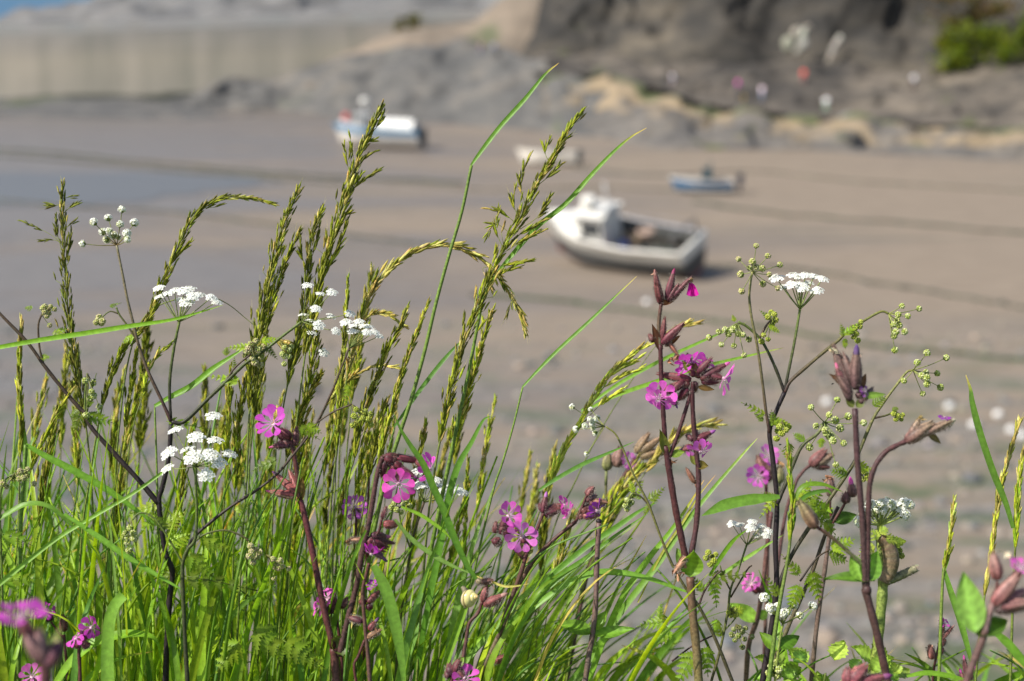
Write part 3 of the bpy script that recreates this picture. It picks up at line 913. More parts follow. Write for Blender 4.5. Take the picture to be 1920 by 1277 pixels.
def person(label, px, py, shirt, legs, pose, skin=(.45, .28, .2), hair=(.06, .04, .03), facing=0.0, d=None):
    v = FW + RT * ((px - 960) / FPX) - UP * ((py - 638.5) / FPX)
    hit = min((h[0] for h in (T.ray_cast(C0, v.normalized()) for T in ROCKS) if h[0]), key=lambda h: (h - C0).length)
    o0 = hit + Vector((0, 0, -.04))
    if d: o0 = W(px, py, d)
    st = pose
    J = dict(pelvis=(0, 0, .95), chest=(0, .02, 1.32), neck=(0, .02, 1.5), head=(0, .05, 1.62), top=(0, .04, 1.72),
             hl=(.1, 0, .9), kl=(.11, .12 * st, .5), al=(.11, -.02 - .18 * st, .08), tl=(.11, .12 - .18 * st, .03),
             hr=(-.1, 0, .9), kr=(-.11, .1 - .14 * st, .5), ar=(-.11, .1 * st, .08), tr=(-.11, .14 + .1 * st, .03),
             sl=(.19, .02, 1.42), el=(.25, -.04 - .1 * st, 1.13), wl=(.25, .1, .9), fl=(.25, .14, .8),
             sr=(-.19, .02, 1.42), er=(-.25, .02 + .08 * st, 1.13), wr=(-.24, .16, .92), fr=(-.24, .2, .82))
    R_ = dict(pelvis=.15, chest=.15, neck=.06, head=.1, top=.07, hl=.09, kl=.06, al=.045, tl=.035, hr=.09, kr=.06, ar=.045, tr=.035,
              sl=.065, el=.045, wl=.033, fl=.03, sr=.065, er=.045, wr=.033, fr=.03)
    E = [('pelvis', 'chest'), ('chest', 'neck'), ('neck', 'head'), ('head', 'top'), ('pelvis', 'hl'), ('hl', 'kl'), ('kl', 'al'), ('al', 'tl'), ('pelvis', 'hr'), ('hr', 'kr'), ('kr', 'ar'), ('ar', 'tr'),
         ('chest', 'sl'), ('sl', 'el'), ('el', 'wl'), ('wl', 'fl'), ('chest', 'sr'), ('sr', 'er'), ('er', 'wr'), ('wr', 'fr')]
    ks = list(J); ix = {k: i for i, k in enumerate(ks)}
    me = bpy.data.meshes.new('person')
    me.from_pydata([Vector(J[k]) for k in ks], [(ix[a], ix[b]) for a, b in E], [])
    ca = me.color_attributes.new('Col', 'FLOAT_COLOR', 'POINT')
    for c in ca.data: c.color = (*skin, 1)
    me.materials.append(M_SKIN_PLAIN)
    o = bpy.data.objects.new('person', me); COL.objects.link(o)
    o.modifiers.new('skin', 'SKIN')
    sk = me.skin_vertices[0]
    for k in ks:
        sk.data[ix[k]].radius = (R_[k], R_[k]); sk.data[ix[k]].use_root = (k == 'pelvis')
    sb = o.modifiers.new('smooth', 'SUBSURF'); sb.levels = sb.render_levels = 1
    o.location = o0; o.rotation_euler = (0, 0, facing)
    ORG[o.name] = Vector()
    V = lambda k: Vector(J[k])
    mb = MB()
    tube(mb, [Vector((0, .01, .86)), Vector((0, .01, 1.05)), Vector((0, .02, 1.3)), Vector((0, .02, 1.44)), Vector((0, .02, 1.5))], [.19, .185, .215, .17, .08], shirt, 12)
    for s in 'lr': tube(mb, [V('s' + s), V('s' + s).lerp(V('e' + s), .95)], [.095, .075], shirt, 8)
    mb.build('shirt', M_CLOTH, o)
    mb = MB()
    for s in 'lr': tube(mb, [V('h' + s) + Vector((0, 0, .08)), V('k' + s), V('a' + s) + Vector((0, 0, .02))], [.125, .09, .075], legs, 8)
    mb.build('trousers', M_CLOTH, o)
    mb = MB(); ball(mb, Vector((0, .0, 1.67)), .118, hair, 1, 10, 6); mb.build('hair', M_CLOTH, o)
    return tag(o, label, 'person', 'walkers on the rocks below the cliff'), o0
M_SKIN_PLAIN, nt = new_mat('bare_skin')
p = N(nt, 'ShaderNodeBsdfPrincipled', Roughness=.6); p.inputs['Base Color'].default_value = (.45, .28, .2, 1)
o = N(nt, 'ShaderNodeOutputMaterial'); nt.links.new(p.outputs[0], o.inputs[0])
person('person in a pale shirt on the rocks above the tan ledge, apart from the others', 1261, 166, (.88, .84, .88), (.42, .34, .34), .5, facing=1.2)
person('person in a magenta top and dark trousers walking along the weedy ledge', 1384, 178, (.72, .03, .48), (.06, .06, .09), 1, facing=1.4)
person('person in a pale pink top and blue grey trousers on the weedy ledge', 1428, 190, (.82, .68, .76), (.30, .34, .44), -1, facing=-1.3)
person('person in a red top on the boulders below the pale rock scars', 1506, 158, (.75, .05, .04), (.26, .14, .14), .6, facing=2.6)
person('person in a white top and pale green shorts standing on the ledge edge', 1548, 212, (.9, .92, .9), (.28, .42, .30), .2, facing=3.0)
person('person in a white top and dark shorts on the boulders near the bright bush', 1712, 168, (.92, .92, .94), (.07, .04, .05), .8, facing=-2.4)
_, q = person('small child in yellow below the one in magenta', 1394, 194, (.62, .45, .05), (.30, .22, .06), .9, facing=1.0)
bpy.data.objects[_.name].scale = (.55, .55, .55)
person('distant person in a faint pink top on the grey outcrop beside the sandy slope', 902, 106, (.50, .30, .34), (.2, .2, .25), .4, facing=1, d=163)
person('distant person in dull blue on the grey outcrop beside the sandy slope', 926, 106, (.22, .24, .36), (.2, .18, .2), -.4, facing=-1, d=163)
# ================================================================== PLANT PARTS
GREEN = [(.135, .21, .016), (.10, .175, .016), (.175, .25, .02), (.07, .135, .02), (.115, .20, .03)]
BLUEG = [(.075, .15, .045), (.10, .18, .065), (.06, .13, .04)]
STRAW = (.46, .37, .20)
OLIVE = [(.13, .135, .015), (.09, .09, .015), (.18, .18, .022), (.06, .058, .012), (.22, .22, .03), (.11, .10, .02)]
YELG = [(.22, .24, .022), (.17, .20, .018), (.30, .29, .045), (.13, .12, .02)]
TAN = [(.36, .27, .14), (.28, .20, .10), (.44, .36, .20), (.20, .15, .06), (.22, .19, .05)]
PINKT = [(.42, .30, .22), (.34, .22, .17), (.48, .40, .28), (.26, .16, .12)]
MAROON = [(.085, .016, .030), (.12, .026, .036), (.06, .014, .026), (.11, .036, .038)]

def path(pts, d, n=6, dd=0.0):
    """photo points -> smooth world path; dd = extra depth at the first point, fading to 0 at the last"""
    m = len(pts) - 1
    return smooth_path([W(p[0], p[1], d + (p[2] if len(p) > 2 else 0) + dd * (1 - i / m)) for i, p in enumerate(pts)], n)

def rooted(P, n=5):
    """continue the first point of a path down to the cliff-top turf"""
    p = P[0]
    t = (P[0] - P[min(3, len(P) - 1)]).normalized()
    if t.z > -0.5: t = (t + Vector((0, 0, -1.2))).normalized()
    gz = bank_z(p.x, p.y) - 0.015
    h = p.z - gz
    if h <= 0.01: return P
    q = p + Vector((t.x * h * .6, 0, 0)); q.z = bank_z(q.x, q.y) - 0.015
    mid = p.lerp(q, .5) + Vector((t.x * h * .12, 0, 0))
    return smooth_path([q, mid, p], n)[:-1] + P

def at(P, f):
    L = [0]
    for a, b in zip(P, P[1:]): L.append(L[-1] + (b - a).length)
    s = f * L[-1]
    for i in range(len(P) - 1):
        if L[i + 1] >= s:
            k = (s - L[i]) / max(1e-9, L[i + 1] - L[i])
            return P[i].lerp(P[i + 1], k), (P[i + 1] - P[i]).normalized()
    return P[-1], (P[-1] - P[-2]).normalized()

def frac_at(P, y_):
    """arc fraction at which the path passes photo row y_, searched from the tip down"""
    L = [0]
    for a, b in zip(P, P[1:]): L.append(L[-1] + (b - a).length)
    for i in range(len(P) - 1, -1, -1):
        if proj(P[i])[1] >= y_: return L[i] / L[-1]
    return 0.0

def hairs(mb, P, r, n, ln, col=(.22, .185, .16)):
    n = int(n * 1.5); ln = ln * .8
    for _ in range(n):
        p, t = at(P, rnd())
        u, w_ = perp(t)
        a = uni(0, 6.283)
        q = u * math.cos(a) + w_ * math.sin(a)
        b = p + q * r * .9
        e = b + (q + t * uni(-.3, .3)).normalized() * ln * uni(.6, 1.2)
        s = t * 0.00010
        mb.add([b - s, b + s, e], [(0, 1, 2)], col)

def blade(mb, P, wid, col, tipcol=None, fold=0.28, turn=0.0, prof=None, twist=0.0):
    """grass blade: shallow V-folded ribbon, wid = half width"""
    T = tangents(P)
    m = len(P)
    vs, cs, fs = [], [], []
    for i, (p, t) in enumerate(zip(P, T)):
        f = i / (m - 1)
        view = (C0 - p).normalized()
        s = t.cross(view)
        if s.length < 1e-4: s = Vector((1, 0, 0))
        s.normalize()
        nrm = s.cross(t)
        a = turn + twist * f
        s, nrm = s * math.cos(a) + nrm * math.sin(a), nrm * math.cos(a) - s * math.sin(a)
        k = prof(f) if prof else min(1, .55 + f * 1.6) * min(1, (1 - f) * 2.2 + .03) ** .8
        w_ = wid * k
        vs += [p - s * w_ + nrm * w_ * fold, p, p + s * w_ + nrm * w_ * fold]
        c = lc(col, tipcol, max(0, (f - .8) / .2)) if tipcol else col
        e = tuple(x * 1.18 for x in c)
        cs += [c, e, c]
    for i in range(m - 1):
        a = i * 3
        fs += [(a, a + 1, a + 4, a + 3), (a + 1, a + 2, a + 5, a + 4)]
    mb.add(vs, fs, cs)

def panicle(mb, P, f0, wpx, d, n, spx, pal, spread=.35, loose=0.0, fat=.15, awn=0.0, rach=(.14, .16, .04), ripe=0.0):
    """spikelets crowded along P from arc fraction f0 to the tip"""
    k = d / FPX
    for i in range(n):
        u = (i + rnd()) / n
        p, t = at(P, f0 + (1 - f0) * u)
        a, b = perp(t)
        an = i * 2.399 + uni(-.5, .5)
        q = a * math.cos(an) + b * math.sin(an)
        wd = wpx * .5 * k * min(1, 1.5 * (1 - u) ** .6 + .12) * min(1, u * 5 + .4)
        off = wd * uni(.05, .62)
        L = spx * k * uni(.6, 1.35) * (1 - .25 * u)
        base = p + q * off
        dr = (t + q * spread * uni(.15, .9)).normalized()
        if loose and rnd() < loose:
            base = p + q * wd * uni(.6, 1.5) + t * L * .4
            tube(mb, [p - t * L * .4, base], .00012 + .2 * k, rach, 3)
        if rnd() < .06: continue
        c = jit(random.choice(pal), .22)
        if rnd() < ripe * u * 1.3: c = jit(random.choice(TAN), .2)
        pod(mb, base, base + dr * L, L * fat, c, lc(c, (.24, .24, .05), uni(0, .5)), 5)
        if rnd() < .7:
            b2 = base + dr * L * .32
            pod(mb, b2, b2 + (dr + q * .16).normalized() * L * .8, L * fat * .7, jit(c, .2), jit(c, .3), 4)
        if awn and rnd() < awn:
            e = base + dr * L
            mb.add([e - a * .00008, e + a * .00008, e + (dr + q * .1).normalized() * L * uni(.5, 1.1)], [(0, 1, 2)], (.40, .33, .2))

ND = [0]
def grass(label, pts, d, head_y=None, wpx=18, n=90, spx=19, pal=OLIVE, r=2.4, branches=(), leaves=(), spread=.3, loose=.16, awn=.2, group='flowering grass stalks', cat='grass stalk',
          col=None, dd=None, root=True, tipw=None, name='grass_stalk', fat=.096):
    n, wpx = int(n * .95), wpx * .86
    ripe = uni(.05, .42); spx *= 1.1
    """pts run from the tip down to the lowest visible point"""
    k = d / FPX
    P = path(pts[::-1], d, 6, uni(-.05, .07) if dd is None else dd)
    if root: P = rooted(P)
    col = col or random.choice([(.13, .19, .025), (.11, .17, .02), (.15, .20, .03)])
    t = thing(name, label, cat, P[0], group)
    mb = MB()
    tube(mb, P, lambda f: r * k * (1 - .78 * f), lambda f: lc(col, (.16, .17, .05), f), 6)
    mb.build('stem', M_STEM, t)
    if head_y is not None:
        mb = MB()
        panicle(mb, P, frac_at(P, head_y), wpx, d, n, spx, pal, spread, loose, fat, awn, ripe=ripe)
        for bp in branches:
            B = path(bp[0], d, 5)
            tube(mb, B, lambda f: .8 * k * (1 - .6 * f), (.15, .16, .05), 4)
            panicle(mb, B, bp[2] if len(bp) > 2 else .35, 7, d, bp[1], spx * .9, pal, .25, 0, fat, awn)
        mb.build('seed_head', M_HEAD, t)
    for lf in leaves:
        leaf_blade(lf, d, t)
    return t

def leaf_blade(lf, d, t=None, name='leaf'):
    pts, hw = lf[0], lf[1]
    kw = lf[2] if len(lf) > 2 else {}
    mb = MB()
    c = kw.get('col') or jit(random.choice(BLUEG + GREEN), .1)
    B = path(pts, d + kw.get('d', 0), 7, kw.get('dd', 0))
    blade(mb, B, hw * d / FPX, c, kw.get('tip'), kw.get('fold', .3), kw.get('turn', uni(-.5, .5)), kw.get('prof'), kw.get('twist', 0))
    return mb.build(name, M_LEAF, t)

def lone_blade(label, pts, hw, d, **kw):
    """a long leaf blade rooted in the turf: pts run from the lowest visible point to the tip; if kw stalk, the first points are a bare stem"""
    t0 = None
    st = kw.pop('stalk', None)
    if st:
        P = rooted(path(st, d, 6))
        t0 = thing('grass_stalk', label, 'grass blade', P[0], 'long grass blades')
        st_r = kw.pop('r', 4)
        mb = MB(); c = jit((.13, .21, .03), .1)
        tube(mb, P, lambda f: st_r * d / FPX * (1 - .35 * f), c, 7)
        mb.build('stem', M_STEM, t0)
        leaf_blade((pts, hw, kw), d, t0)
    else:
        B = path(pts, d, 7, kw.get('dd', 0))
        if kw.pop('root', True): B = rooted(B)
        mb = MB()
        c = kw.get('col') or jit(random.choice(BLUEG + GREEN), .1)
        blade(mb, B, hw * d / FPX, c, kw.get('tip'), kw.get('fold', .3), kw.get('turn', uni(-.5, .5)), kw.get('prof'), kw.get('twist', 0))
        t0 = tag(mb.build('grass_shoot', M_LEAF), label, 'grass blade', 'long grass blades')
    return t0

# ---- broad leaves and ferny leaves
def ovate(mb, p0, p1, wid, col, face, cup=.25, bend=.15, tooth=0.0, n=12):
    t = p1 - p0; L = t.length; t.normalize()
    s = t.cross(face).normalized(); nr = s.cross(t).normalized()
    vs, cs, fs = [], [], []
    for i in range(n + 1):
        f = i / n
        w_ = wid * (math.sin(math.pi * f ** .75) ** .9 if 0 < f < 1 else 0.02)
        if tooth: w_ *= 1 + tooth * (1 if i % 2 else -1)
        c = p0 + t * L * f - nr * bend * L * f * f
        for j in (-1, -.5, 0, .5, 1):
            vs.append(c + s * w_ * j + nr * wid * cup * j * j)
            kv = (1.5 if j == 0 else (1.18 if (i + (1 if abs(j) == 1 else 0)) % 2 else .86))
            cs.append(tuple(x * kv for x in col))
    for i in range(n):
        for j in range(4):
            a = i * 5 + j
            fs.append((a, a + 1, a + 6, a + 5))
    mb.add(vs, fs, cs)

def ferny(mb, p0, p1, wid, col, face, np_=6, droop=.2):
    t = p1 - p0; L = t.length; t = t / L
    s = t.cross(face).normalized(); nr = s.cross(t).normalized()
    ctr = lambda f: p0 + t * L * f - nr * droop * L * f * f
    tube(mb, [ctr(i / 6) for i in range(7)], L * .012, tuple(x * .8 for x in col), 4)
    for i in range(np_ + 1):
        f = .10 + .88 * i / np_
        pl = wid * 1.05 * (1.02 - f) ** .75 * uni(.85, 1.1) + wid * .12
        for sd in ((1, -1) if i < np_ else (0,)):
            dr = (s * sd * 1.0 + t * .8 + nr * uni(-.35, .15)).normalized() if sd else t
            b = ctr(f)
            cc = jit(col, .2)
            bn = dr.cross(nr).normalized()
            hw = min(pl * .46, L / np_ * .58) * uni(.8, 1.15)
            m = 5
            vs, fs = [b - dr * pl * .02], []
            side = []
            for q in range(m):         # toothed lance-shaped pinna: in and out along each edge
                g0, g1 = (q + .15) / m, (q + .95) / m
                k0, k1 = hw * (1 - g0) ** .7 * .55, hw * (1 - g1 * .92) ** .7 * 1.25
                side += [(g0, k0), (g1, k1)]
            for s2 in (1, -1):
                for g, kk in side: vs.append(b + dr * pl * (g + (.05 if kk > hw * .5 else 0)) + bn * kk * s2 - nr * pl * .18 * g * g + nr * kk * .3)
            n_ = len(side)
            mid = len(vs)
            for g, kk in side: vs.append(b + dr * pl * g - nr * pl * .18 * g * g)
            tip = len(vs); vs.append(b + dr * pl * 1.08 - nr * pl * .2)
            for o, fl in ((1, 0), (1 + n_, 1)):
                ch = [0] + [mid + q for q in range(n_)] + [tip]
                ed = [0] + [o + q for q in range(n_)] + [tip]
                for q in range(n_ + 1):
                    f4 = (ch[q], ed[q], ed[q + 1], ch[q + 1])
                    f4 = tuple(dict.fromkeys(f4))
                    if len(f4) > 2: fs.append(f4 if fl else f4[::-1])
            mb.add(vs, fs, cc)

# ---- umbels
FLW, GRN_B, CRM = (.86, .86, .80), (.36, .42, .10), (.66, .66, .46)

def floret(mb, c, up, r, col):
    u, w_ = perp(up)
    ph = uni(0, 6)
    for k in range(5):
        a = ph + k * 1.2566
        q = u * math.cos(a) + w_ * math.sin(a); g = up.cross(q)
        mb.add([c + q * r * .12, c + q * r * .6 + g * r * .42 + up * r * .15, c + q * r * 1.05 + g * r * .22 + up * r * uni(0, .3), c + q * r * 1.05 - g * r * .22 + up * r * uni(0, .3), c + q * r * .6 - g * r * .42 + up * r * .15],
               [(0, 1, 2, 3, 4)], jit(col, .05))
    ball(mb, c + up * r * .12, r * .16, (.62, .64, .35), 1, 5, 3)

def cluster(name, style, c, out, r, parent):
    mb = MB()
    u, w_ = perp(out)
    if style == 'open':          # flat topped cluster of white five-petalled florets
        up = (out * .5 + Vector((0, -.42, .82))).normalized()
        u, w_ = perp(up)
        n = 13
        for i in range(n):
            q = math.sqrt((i + .5) / n); a = i * 2.399
            p = c + (u * math.cos(a) + w_ * math.sin(a)) * r * q + up * r * .16 * (1 - q * q)
            tube(mb, [c - out * r * .5, p - up * r * .05], r * .025, (.20, .26, .08), 3)
            floret(mb, p + up * r * uni(-.08, .1), (up + (p - c) / r * .5).normalized(), r * uni(.31, .40), FLW)
        for i in range(7):
            a = i * .9
            ball(mb, c - out * r * .15 + (u * math.cos(a) + w_ * math.sin(a)) * r * .45, r * .15, (.20, .27, .06), 1, 5, 3)
    else:
        cols = {'bud': [(.52, .58, .20), (.62, .64, .32), (.38, .45, .09)], 'half': [(.74, .76, .54), (.62, .66, .36), (.80, .80, .66)], 'lime': [(.42, .48, .07), (.50, .53, .12), (.36, .42, .06)],
                'green': [(.26, .34, .07), (.34, .38, .12), (.48, .46, .26)], 'rosy': [(.54, .46, .26), (.60, .58, .28), (.42, .46, .12)]}[style]
        n = 22
        for i in range(n):
            z = 1 - 1.55 * (i + .5) / n; q = math.sqrt(max(0, 1 - z * z)); a = i * 2.399
            dr = (out * z + (u * math.cos(a) + w_ * math.sin(a)) * q)
            p = c + dr * r * .68
            ball(mb, p, r * uni(.23, .32), jit(random.choice(cols), .12), 1, 6, 4)
            if style == 'half' and rnd() < .6:
                floret(mb, p + dr * r * .28, dr, r * .34, FLW)
        pod(mb, c - out * r * .9, c + out * r * .3, r * .55, (.16, .20, .05), (.26, .32, .08), 8)
    return mb.build(name, M_WHITE, parent)

def umbel(t, cx, cy, d, pts, style, rpx, ray=1.5, deep=1.0, rc=None, part='umbel', axis=None):
    k = d / FPX
    if style != 'open': rpx *= 1.15
    o = W(cx, cy, d)
    mb = MB()
    rc = rc or ((.17, .15, .05) if style != 'open' else (.15, .19, .05))
    spots = []
    mx = max(math.hypot(x - cx, y - cy) for x, y in pts)
    for i, (x, y) in enumerate(pts):
        s = math.hypot(x - cx, y - cy)
        dz = deep * k * math.sqrt(max(0, (mx * 1.05) ** 2 - s * s)) * uni(.25, .6) * (1 if i % 2 else -1)
        p = W(x, y, d + dz)
        P = smooth_path([o, o.lerp(p, .5) + Vector((0, 0, -.03 * (p - o).length)), p], 4)
        tube(mb, P, lambda f: ray * k * (.75 - .25 * f), lambda f: lc(rc, (.20, .24, .06), f), 5)
        spots.append((p, (p - P[-2]).normalized()))
    for i in range(5):   # bractlets
        a = i * 1.3
        mb.add([o, o + Vector((math.cos(a), math.sin(a), -.4)) * 3 * k, o + Vector((math.cos(a) * 6, math.sin(a) * 6, -3)) * k], [(0, 1, 2)], (.16, .18, .05))
    u = mb.build(part, M_STEM, t)
    for p, out in spots:
        cluster('floret_cluster', style, p, out, rpx * k * uni(.85, 1.12), u)
    return u

def stem(t, pts, d, r0, r1, c0, c1=None, hair=0, hl=5, root=False, name='stem', dd=0.0, speck=None, n=7):
    """pts from the bottom up"""
    k = d / FPX
    P = path(pts, d, 6, dd)
    if root: P = rooted(P)
    mb = MB()
    c1 = c1 or c0
    tube(mb, P, lambda f: lerp(r0, r1, f) * k * (1 + .06 * math.sin(f * 40)), lambda f: jit(lc(c0, c1, f), .12), n)
    if hair: hairs(mb, P, lerp(r0, r1, .5) * k, hair, hl * k)
    if t is None: return P, mb
    mb.build(name, M_STEM, t)
    return P

# ---- campion flowers
PINK, PALEP, DEEP = (.88, .17, .61), (.93, .54, .80), (.60, .03, .36)

def corolla(mb, c, nrm, r, col, pale, curl=0.0, seed=0, cup=.12):
    u, w_ = perp(nrm)
    ph = seed
    out = [(.08, .0), (.24, .12), (.42, .27), (.62, .45), (.80, .52), (.94, .46), (1.02, .30), (1.0, .13), (.88, .0)]
    for k in range(5):
        a = ph + k * 1.2566 + uni(-.12, .12)
        zz = (k % 2) * .03
        rr = r * uni(.9, 1.06)
        cu = cup + uni(-.2, .22)
        tw = uni(-.4, .4)
        for sd in (1, -1):
            vs, cs = [], []
            for q, g in [(.50, .14)] + out:
                ca, sa = math.cos(a), math.sin(a)
                e = u * ca + w_ * sa
                f = w_ * ca - u * sa
                z = cu * q - curl * q * q + .10 * g * g * 6 * (1 if sd > 0 else .6) + tw * g * sd
                vs.append(c + e * rr * q + f * rr * g * sd + nrm * rr * (z + zz))
                kk = uni(.84, 1.1)
                cs.append(tuple(x * kk for x in lc(pale, col, min(1, q * 1.5))))
            n = len(out)
            fs = [(0, i + 1, i + 2) if sd > 0 else (0, i + 2, i + 1) for i in range(n - 1)]
            mb.add(vs, fs, cs)
        e = u * math.cos(a) + w_ * math.sin(a)
        g = w_ * math.cos(a) - u * math.sin(a)
        for sd in (1, -1):       # small pale scales round the throat
            b = c + e * r * .12 + g * r * .05 * sd
            mb.add([b - g * r * .035, b + g * r * .035, b + nrm * r * .16 + e * r * .05], [(0, 1, 2)], (.88, .72, .80))
    ball(mb, c + nrm * r * .02, r * .09, (.5, .36, .30), .6, 6, 4)

CALYX = [(0, .40), (.10, .78), (.32, 1), (.6, .95), (.82, .74), (1, .52)]

def calyx(mb, p0, p1, r, col, tip=None, hair=True, k=.0004, teeth=True):
    t = (p1 - p0).normalized(); L = (p1 - p0).length
    u, w_ = perp(t)
    n = 10
    vs, cs, fs = [], [], []
    ph = rnd() * 3
    for s, kk in CALYX:
        for j in range(n):
            a = ph + 2 * math.pi * j / n
            vs.append(p0 + t * L * s + (u * math.cos(a) + w_ * math.sin(a)) * r * kk * (1.05 if j % 2 else .93))
            cc = lc(col, tip or col, s)
            cs.append(tuple(x * (1.6 if j % 2 else .7) for x in cc))
    m = len(CALYX)
    for i in range(m - 1):
        for j in range(n):
            a, b = i * n + j, i * n + (j + 1) % n
            fs.append((a, b, b + n, a + n))
    fs.append(tuple(range(n))[::-1])
    mb.add(vs, fs, cs)
    if teeth:
        for j in range(5):
            a = ph + 2 * math.pi * (j + .5) / 5
            q = u * math.cos(a) + w_ * math.sin(a); g = t.cross(q)
            b = p1 + q * r * .42
            mb.add([b - g * r * .25, b + g * r * .25, b + t * L * .2 - q * r * .05], [(0, 1, 2)], tip or col)
    if hair: hairs(mb, [p0, p0.lerp(p1, .5), p1], r * .9, 170, 6.5 * k)

def bud(t, x0, y0, x1, y1, rpx, d, col=None, tip=None, z1=0.0, peek=None, name='bud', green=False, stalk=None):
    """a calyx from its base (x0,y0) to its mouth (x1,y1); peek = colour of the petals that stick out of it"""
    k = d / FPX
    mb = MB()
    p0, p1 = W(x0, y0, d), W(x1, y1, d + z1 * k)
    c = col or ((.17, .19, .07) if green else jit(random.choice(MAROON), .2))
    rpx *= .88
    calyx(mb, p0, p1, rpx * k, c, tip or lc(c, (.26, .12, .09), .35), True, k)
    if stalk:
        tube(mb, [W(stalk[0], stalk[1], d), p0], rpx * k * .28, c, 5)
    o = mb.build(name, M_STEM, t)
    if peek:
        m2 = MB(); dr = (p1 - p0).normalized()
        pod(m2, p1 - dr * rpx * k * .6, p1 + dr * rpx * k * 1.5, rpx * k * .5, lc(peek, (.8, .6, .5), .3), peek, 7, [(0, .7), (.35, 1), (.7, .85), (1, .2)])
        m2.build('petal_tip', M_PETAL, o)
    return o

def flower(t, cx, cy, rpx, d, nrm, base=None, col=None, pale=None, curl=0.0, seed=0, crp=8, cup=.12, dz=-4):
    """open flower facing nrm = (right, up, towards viewer); base = (x,y) where its calyx starts"""
    k = d / FPX
    n = (RT * nrm[0] + UP * nrm[1] - FW * nrm[2]).normalized()
    c = W(cx, cy, d + dz * k)
    mb = MB()
    corolla(mb, c, n, rpx * 1.12 * k, jit(col or PINK, .1), jit(pale or PALEP, .06), curl, seed or rnd() * 6, cup)
    fl = mb.build('flower', M_PETAL, t)
    if base:
        m2 = MB(); p0 = W(base[0], base[1], d + 3 * k)
        cc = jit(random.choice(MAROON), .2)
        calyx(m2, p0, p0.lerp(c, .82), crp * k, cc, lc(cc, (.3, .12, .1), .3), True, k)
        tube(m2, [p0.lerp(c, .78), c], [crp * k * .38, crp * k * .5], (.72, .5, .55), 7)
        m2.build('calyx', M_STEM, fl)
    return fl

def rag(t, x, y, s, d, col=(.20, .10, .06)):
    """withered corolla: a few curled brown shreds"""
    k = d / FPX; mb = MB(); o = W(x, y, d)
    for _ in range(5):
        P = smooth_path([o, o + Vector((uni(-.6, .6), uni(-.4, .4), uni(-.7, .3))) * s * k, o + Vector((uni(-1, 1), uni(-.6, .6), uni(-1.2, .1))) * s * k], 3)
        blade(mb, P, 2.2 * k, jit(col, .3), None, .5, uni(-1, 1))
    return mb.build('withered_petal', M_STEM, t)

def broad(t, x0, y0, x1, y1, wpx, d, col=None, face=(0, .4, 1), z1=0.0, cup=.25, bend=.12, tooth=0.0):
    k = d / FPX; mb = MB()
    ovate(mb, W(x0, y0, d), W(x1, y1, d + z1 * k), wpx * k, col or jit((.075, .15, .022), .15), (RT * face[0] + UP * face[1] - FW * face[2]).normalized(), cup, bend, tooth)
    return mb.build('leaf', M_LEAF, t)

def fern(t, x0, y0, x1, y1, wpx, d, col=None, face=(0, .5, 1), np_=4, z1=0.0, droop=.2):
    np_ = min(np_, 5)
    k = d / FPX; mb = MB()
    ferny(mb, W(x0, y0, d), W(x1, y1, d + z1 * k), wpx * k, col or jit(random.choice([(.11, .17, .02), (.16, .23, .025), (.08, .12, .02)]), .15), (RT * face[0] + UP * face[1] - FW * face[2]).normalized(), np_, droop)
    return mb.build('leaf', M_LEAF, t)
# ================================================================== GRASS STALKS IN FLOWER (tip first)
random.seed(5)
grass('dark bushy grass head standing alone beside the budding umbel, loose at its tip', [(118, 345), (117, 400), (120, 450), (121, 500), (126, 560), (133, 640), (145, 700), (157, 770), (166, 840), (172, 920), (176, 1020), (180, 1290)], 1.14, 800, 34, 330, 17, [(.075, .075, .018), (.10, .10, .02), (.06, .05, .016), (.12, .13, .03)], 2.6,
      branches=[([(119, 462), (95, 440), (45, 415)], 9, .55), ([(119, 455), (100, 450), (84, 451)], 6, .5), ([(119, 400), (130, 390), (146, 380)], 9, .4), ([(117, 382), (105, 385), (92, 384)], 6, .4), ([(118, 372), (128, 370), (140, 368)], 5, .4), ([(120, 430), (128, 424), (136, 418)], 6, .4), ([(120, 500), (128, 470), (134, 436)], 22, .2), ([(119, 480), (108, 440), (105, 410)], 12, .5)], loose=.12, dd=0)
grass('tall arching grass head whose tip bends over level, nearest the budding umbel', [(512, 383), (480, 373), (440, 369), (405, 376), (372, 398), (348, 432), (326, 482), (302, 540), (276, 602), (240, 642), (214, 690), (196, 745), (180, 820), (168, 900), (152, 1020), (140, 1290)], 1.15, 760, 25, 330, 20, OLIVE, 2.4,
      branches=[([(312, 512), (330, 482), (356, 456)], 20, .2)], spread=.22, loose=.03, dd=0)
grass('pinkish dry grass head arching over behind the flat white umbel', [(522, 640), (492, 622), (462, 598), (430, 572), (396, 556), (362, 554), (328, 562), (296, 574), (268, 598), (250, 640), (236, 700), (226, 780), (216, 900), (200, 1290)], 1.17, 600, 19, 170, 26, PINKT + [(.20, .17, .05)], 2.2, spread=.22, awn=.6, fat=.11, dd=0)
grass('upright grass head with a narrow forked top behind the two white umbels', [(559, 355), (541, 400), (526, 442), (511, 500), (498, 552), (488, 600), (480, 650), (472, 720), (466, 800), (462, 900), (455, 1000), (440, 1290)], 1.16, 760, 30, 300, 20, OLIVE, 2.6, spread=.25)
grass('shorter grass head leaning against the narrow forked one', [(558, 440), (537, 488), (518, 540), (503, 592), (492, 650), (481, 730), (472, 820), (466, 920), (458, 1290)], 1.19, 780, 24, 210, 20, OLIVE + YELG[:1], 2.4, spread=.22)
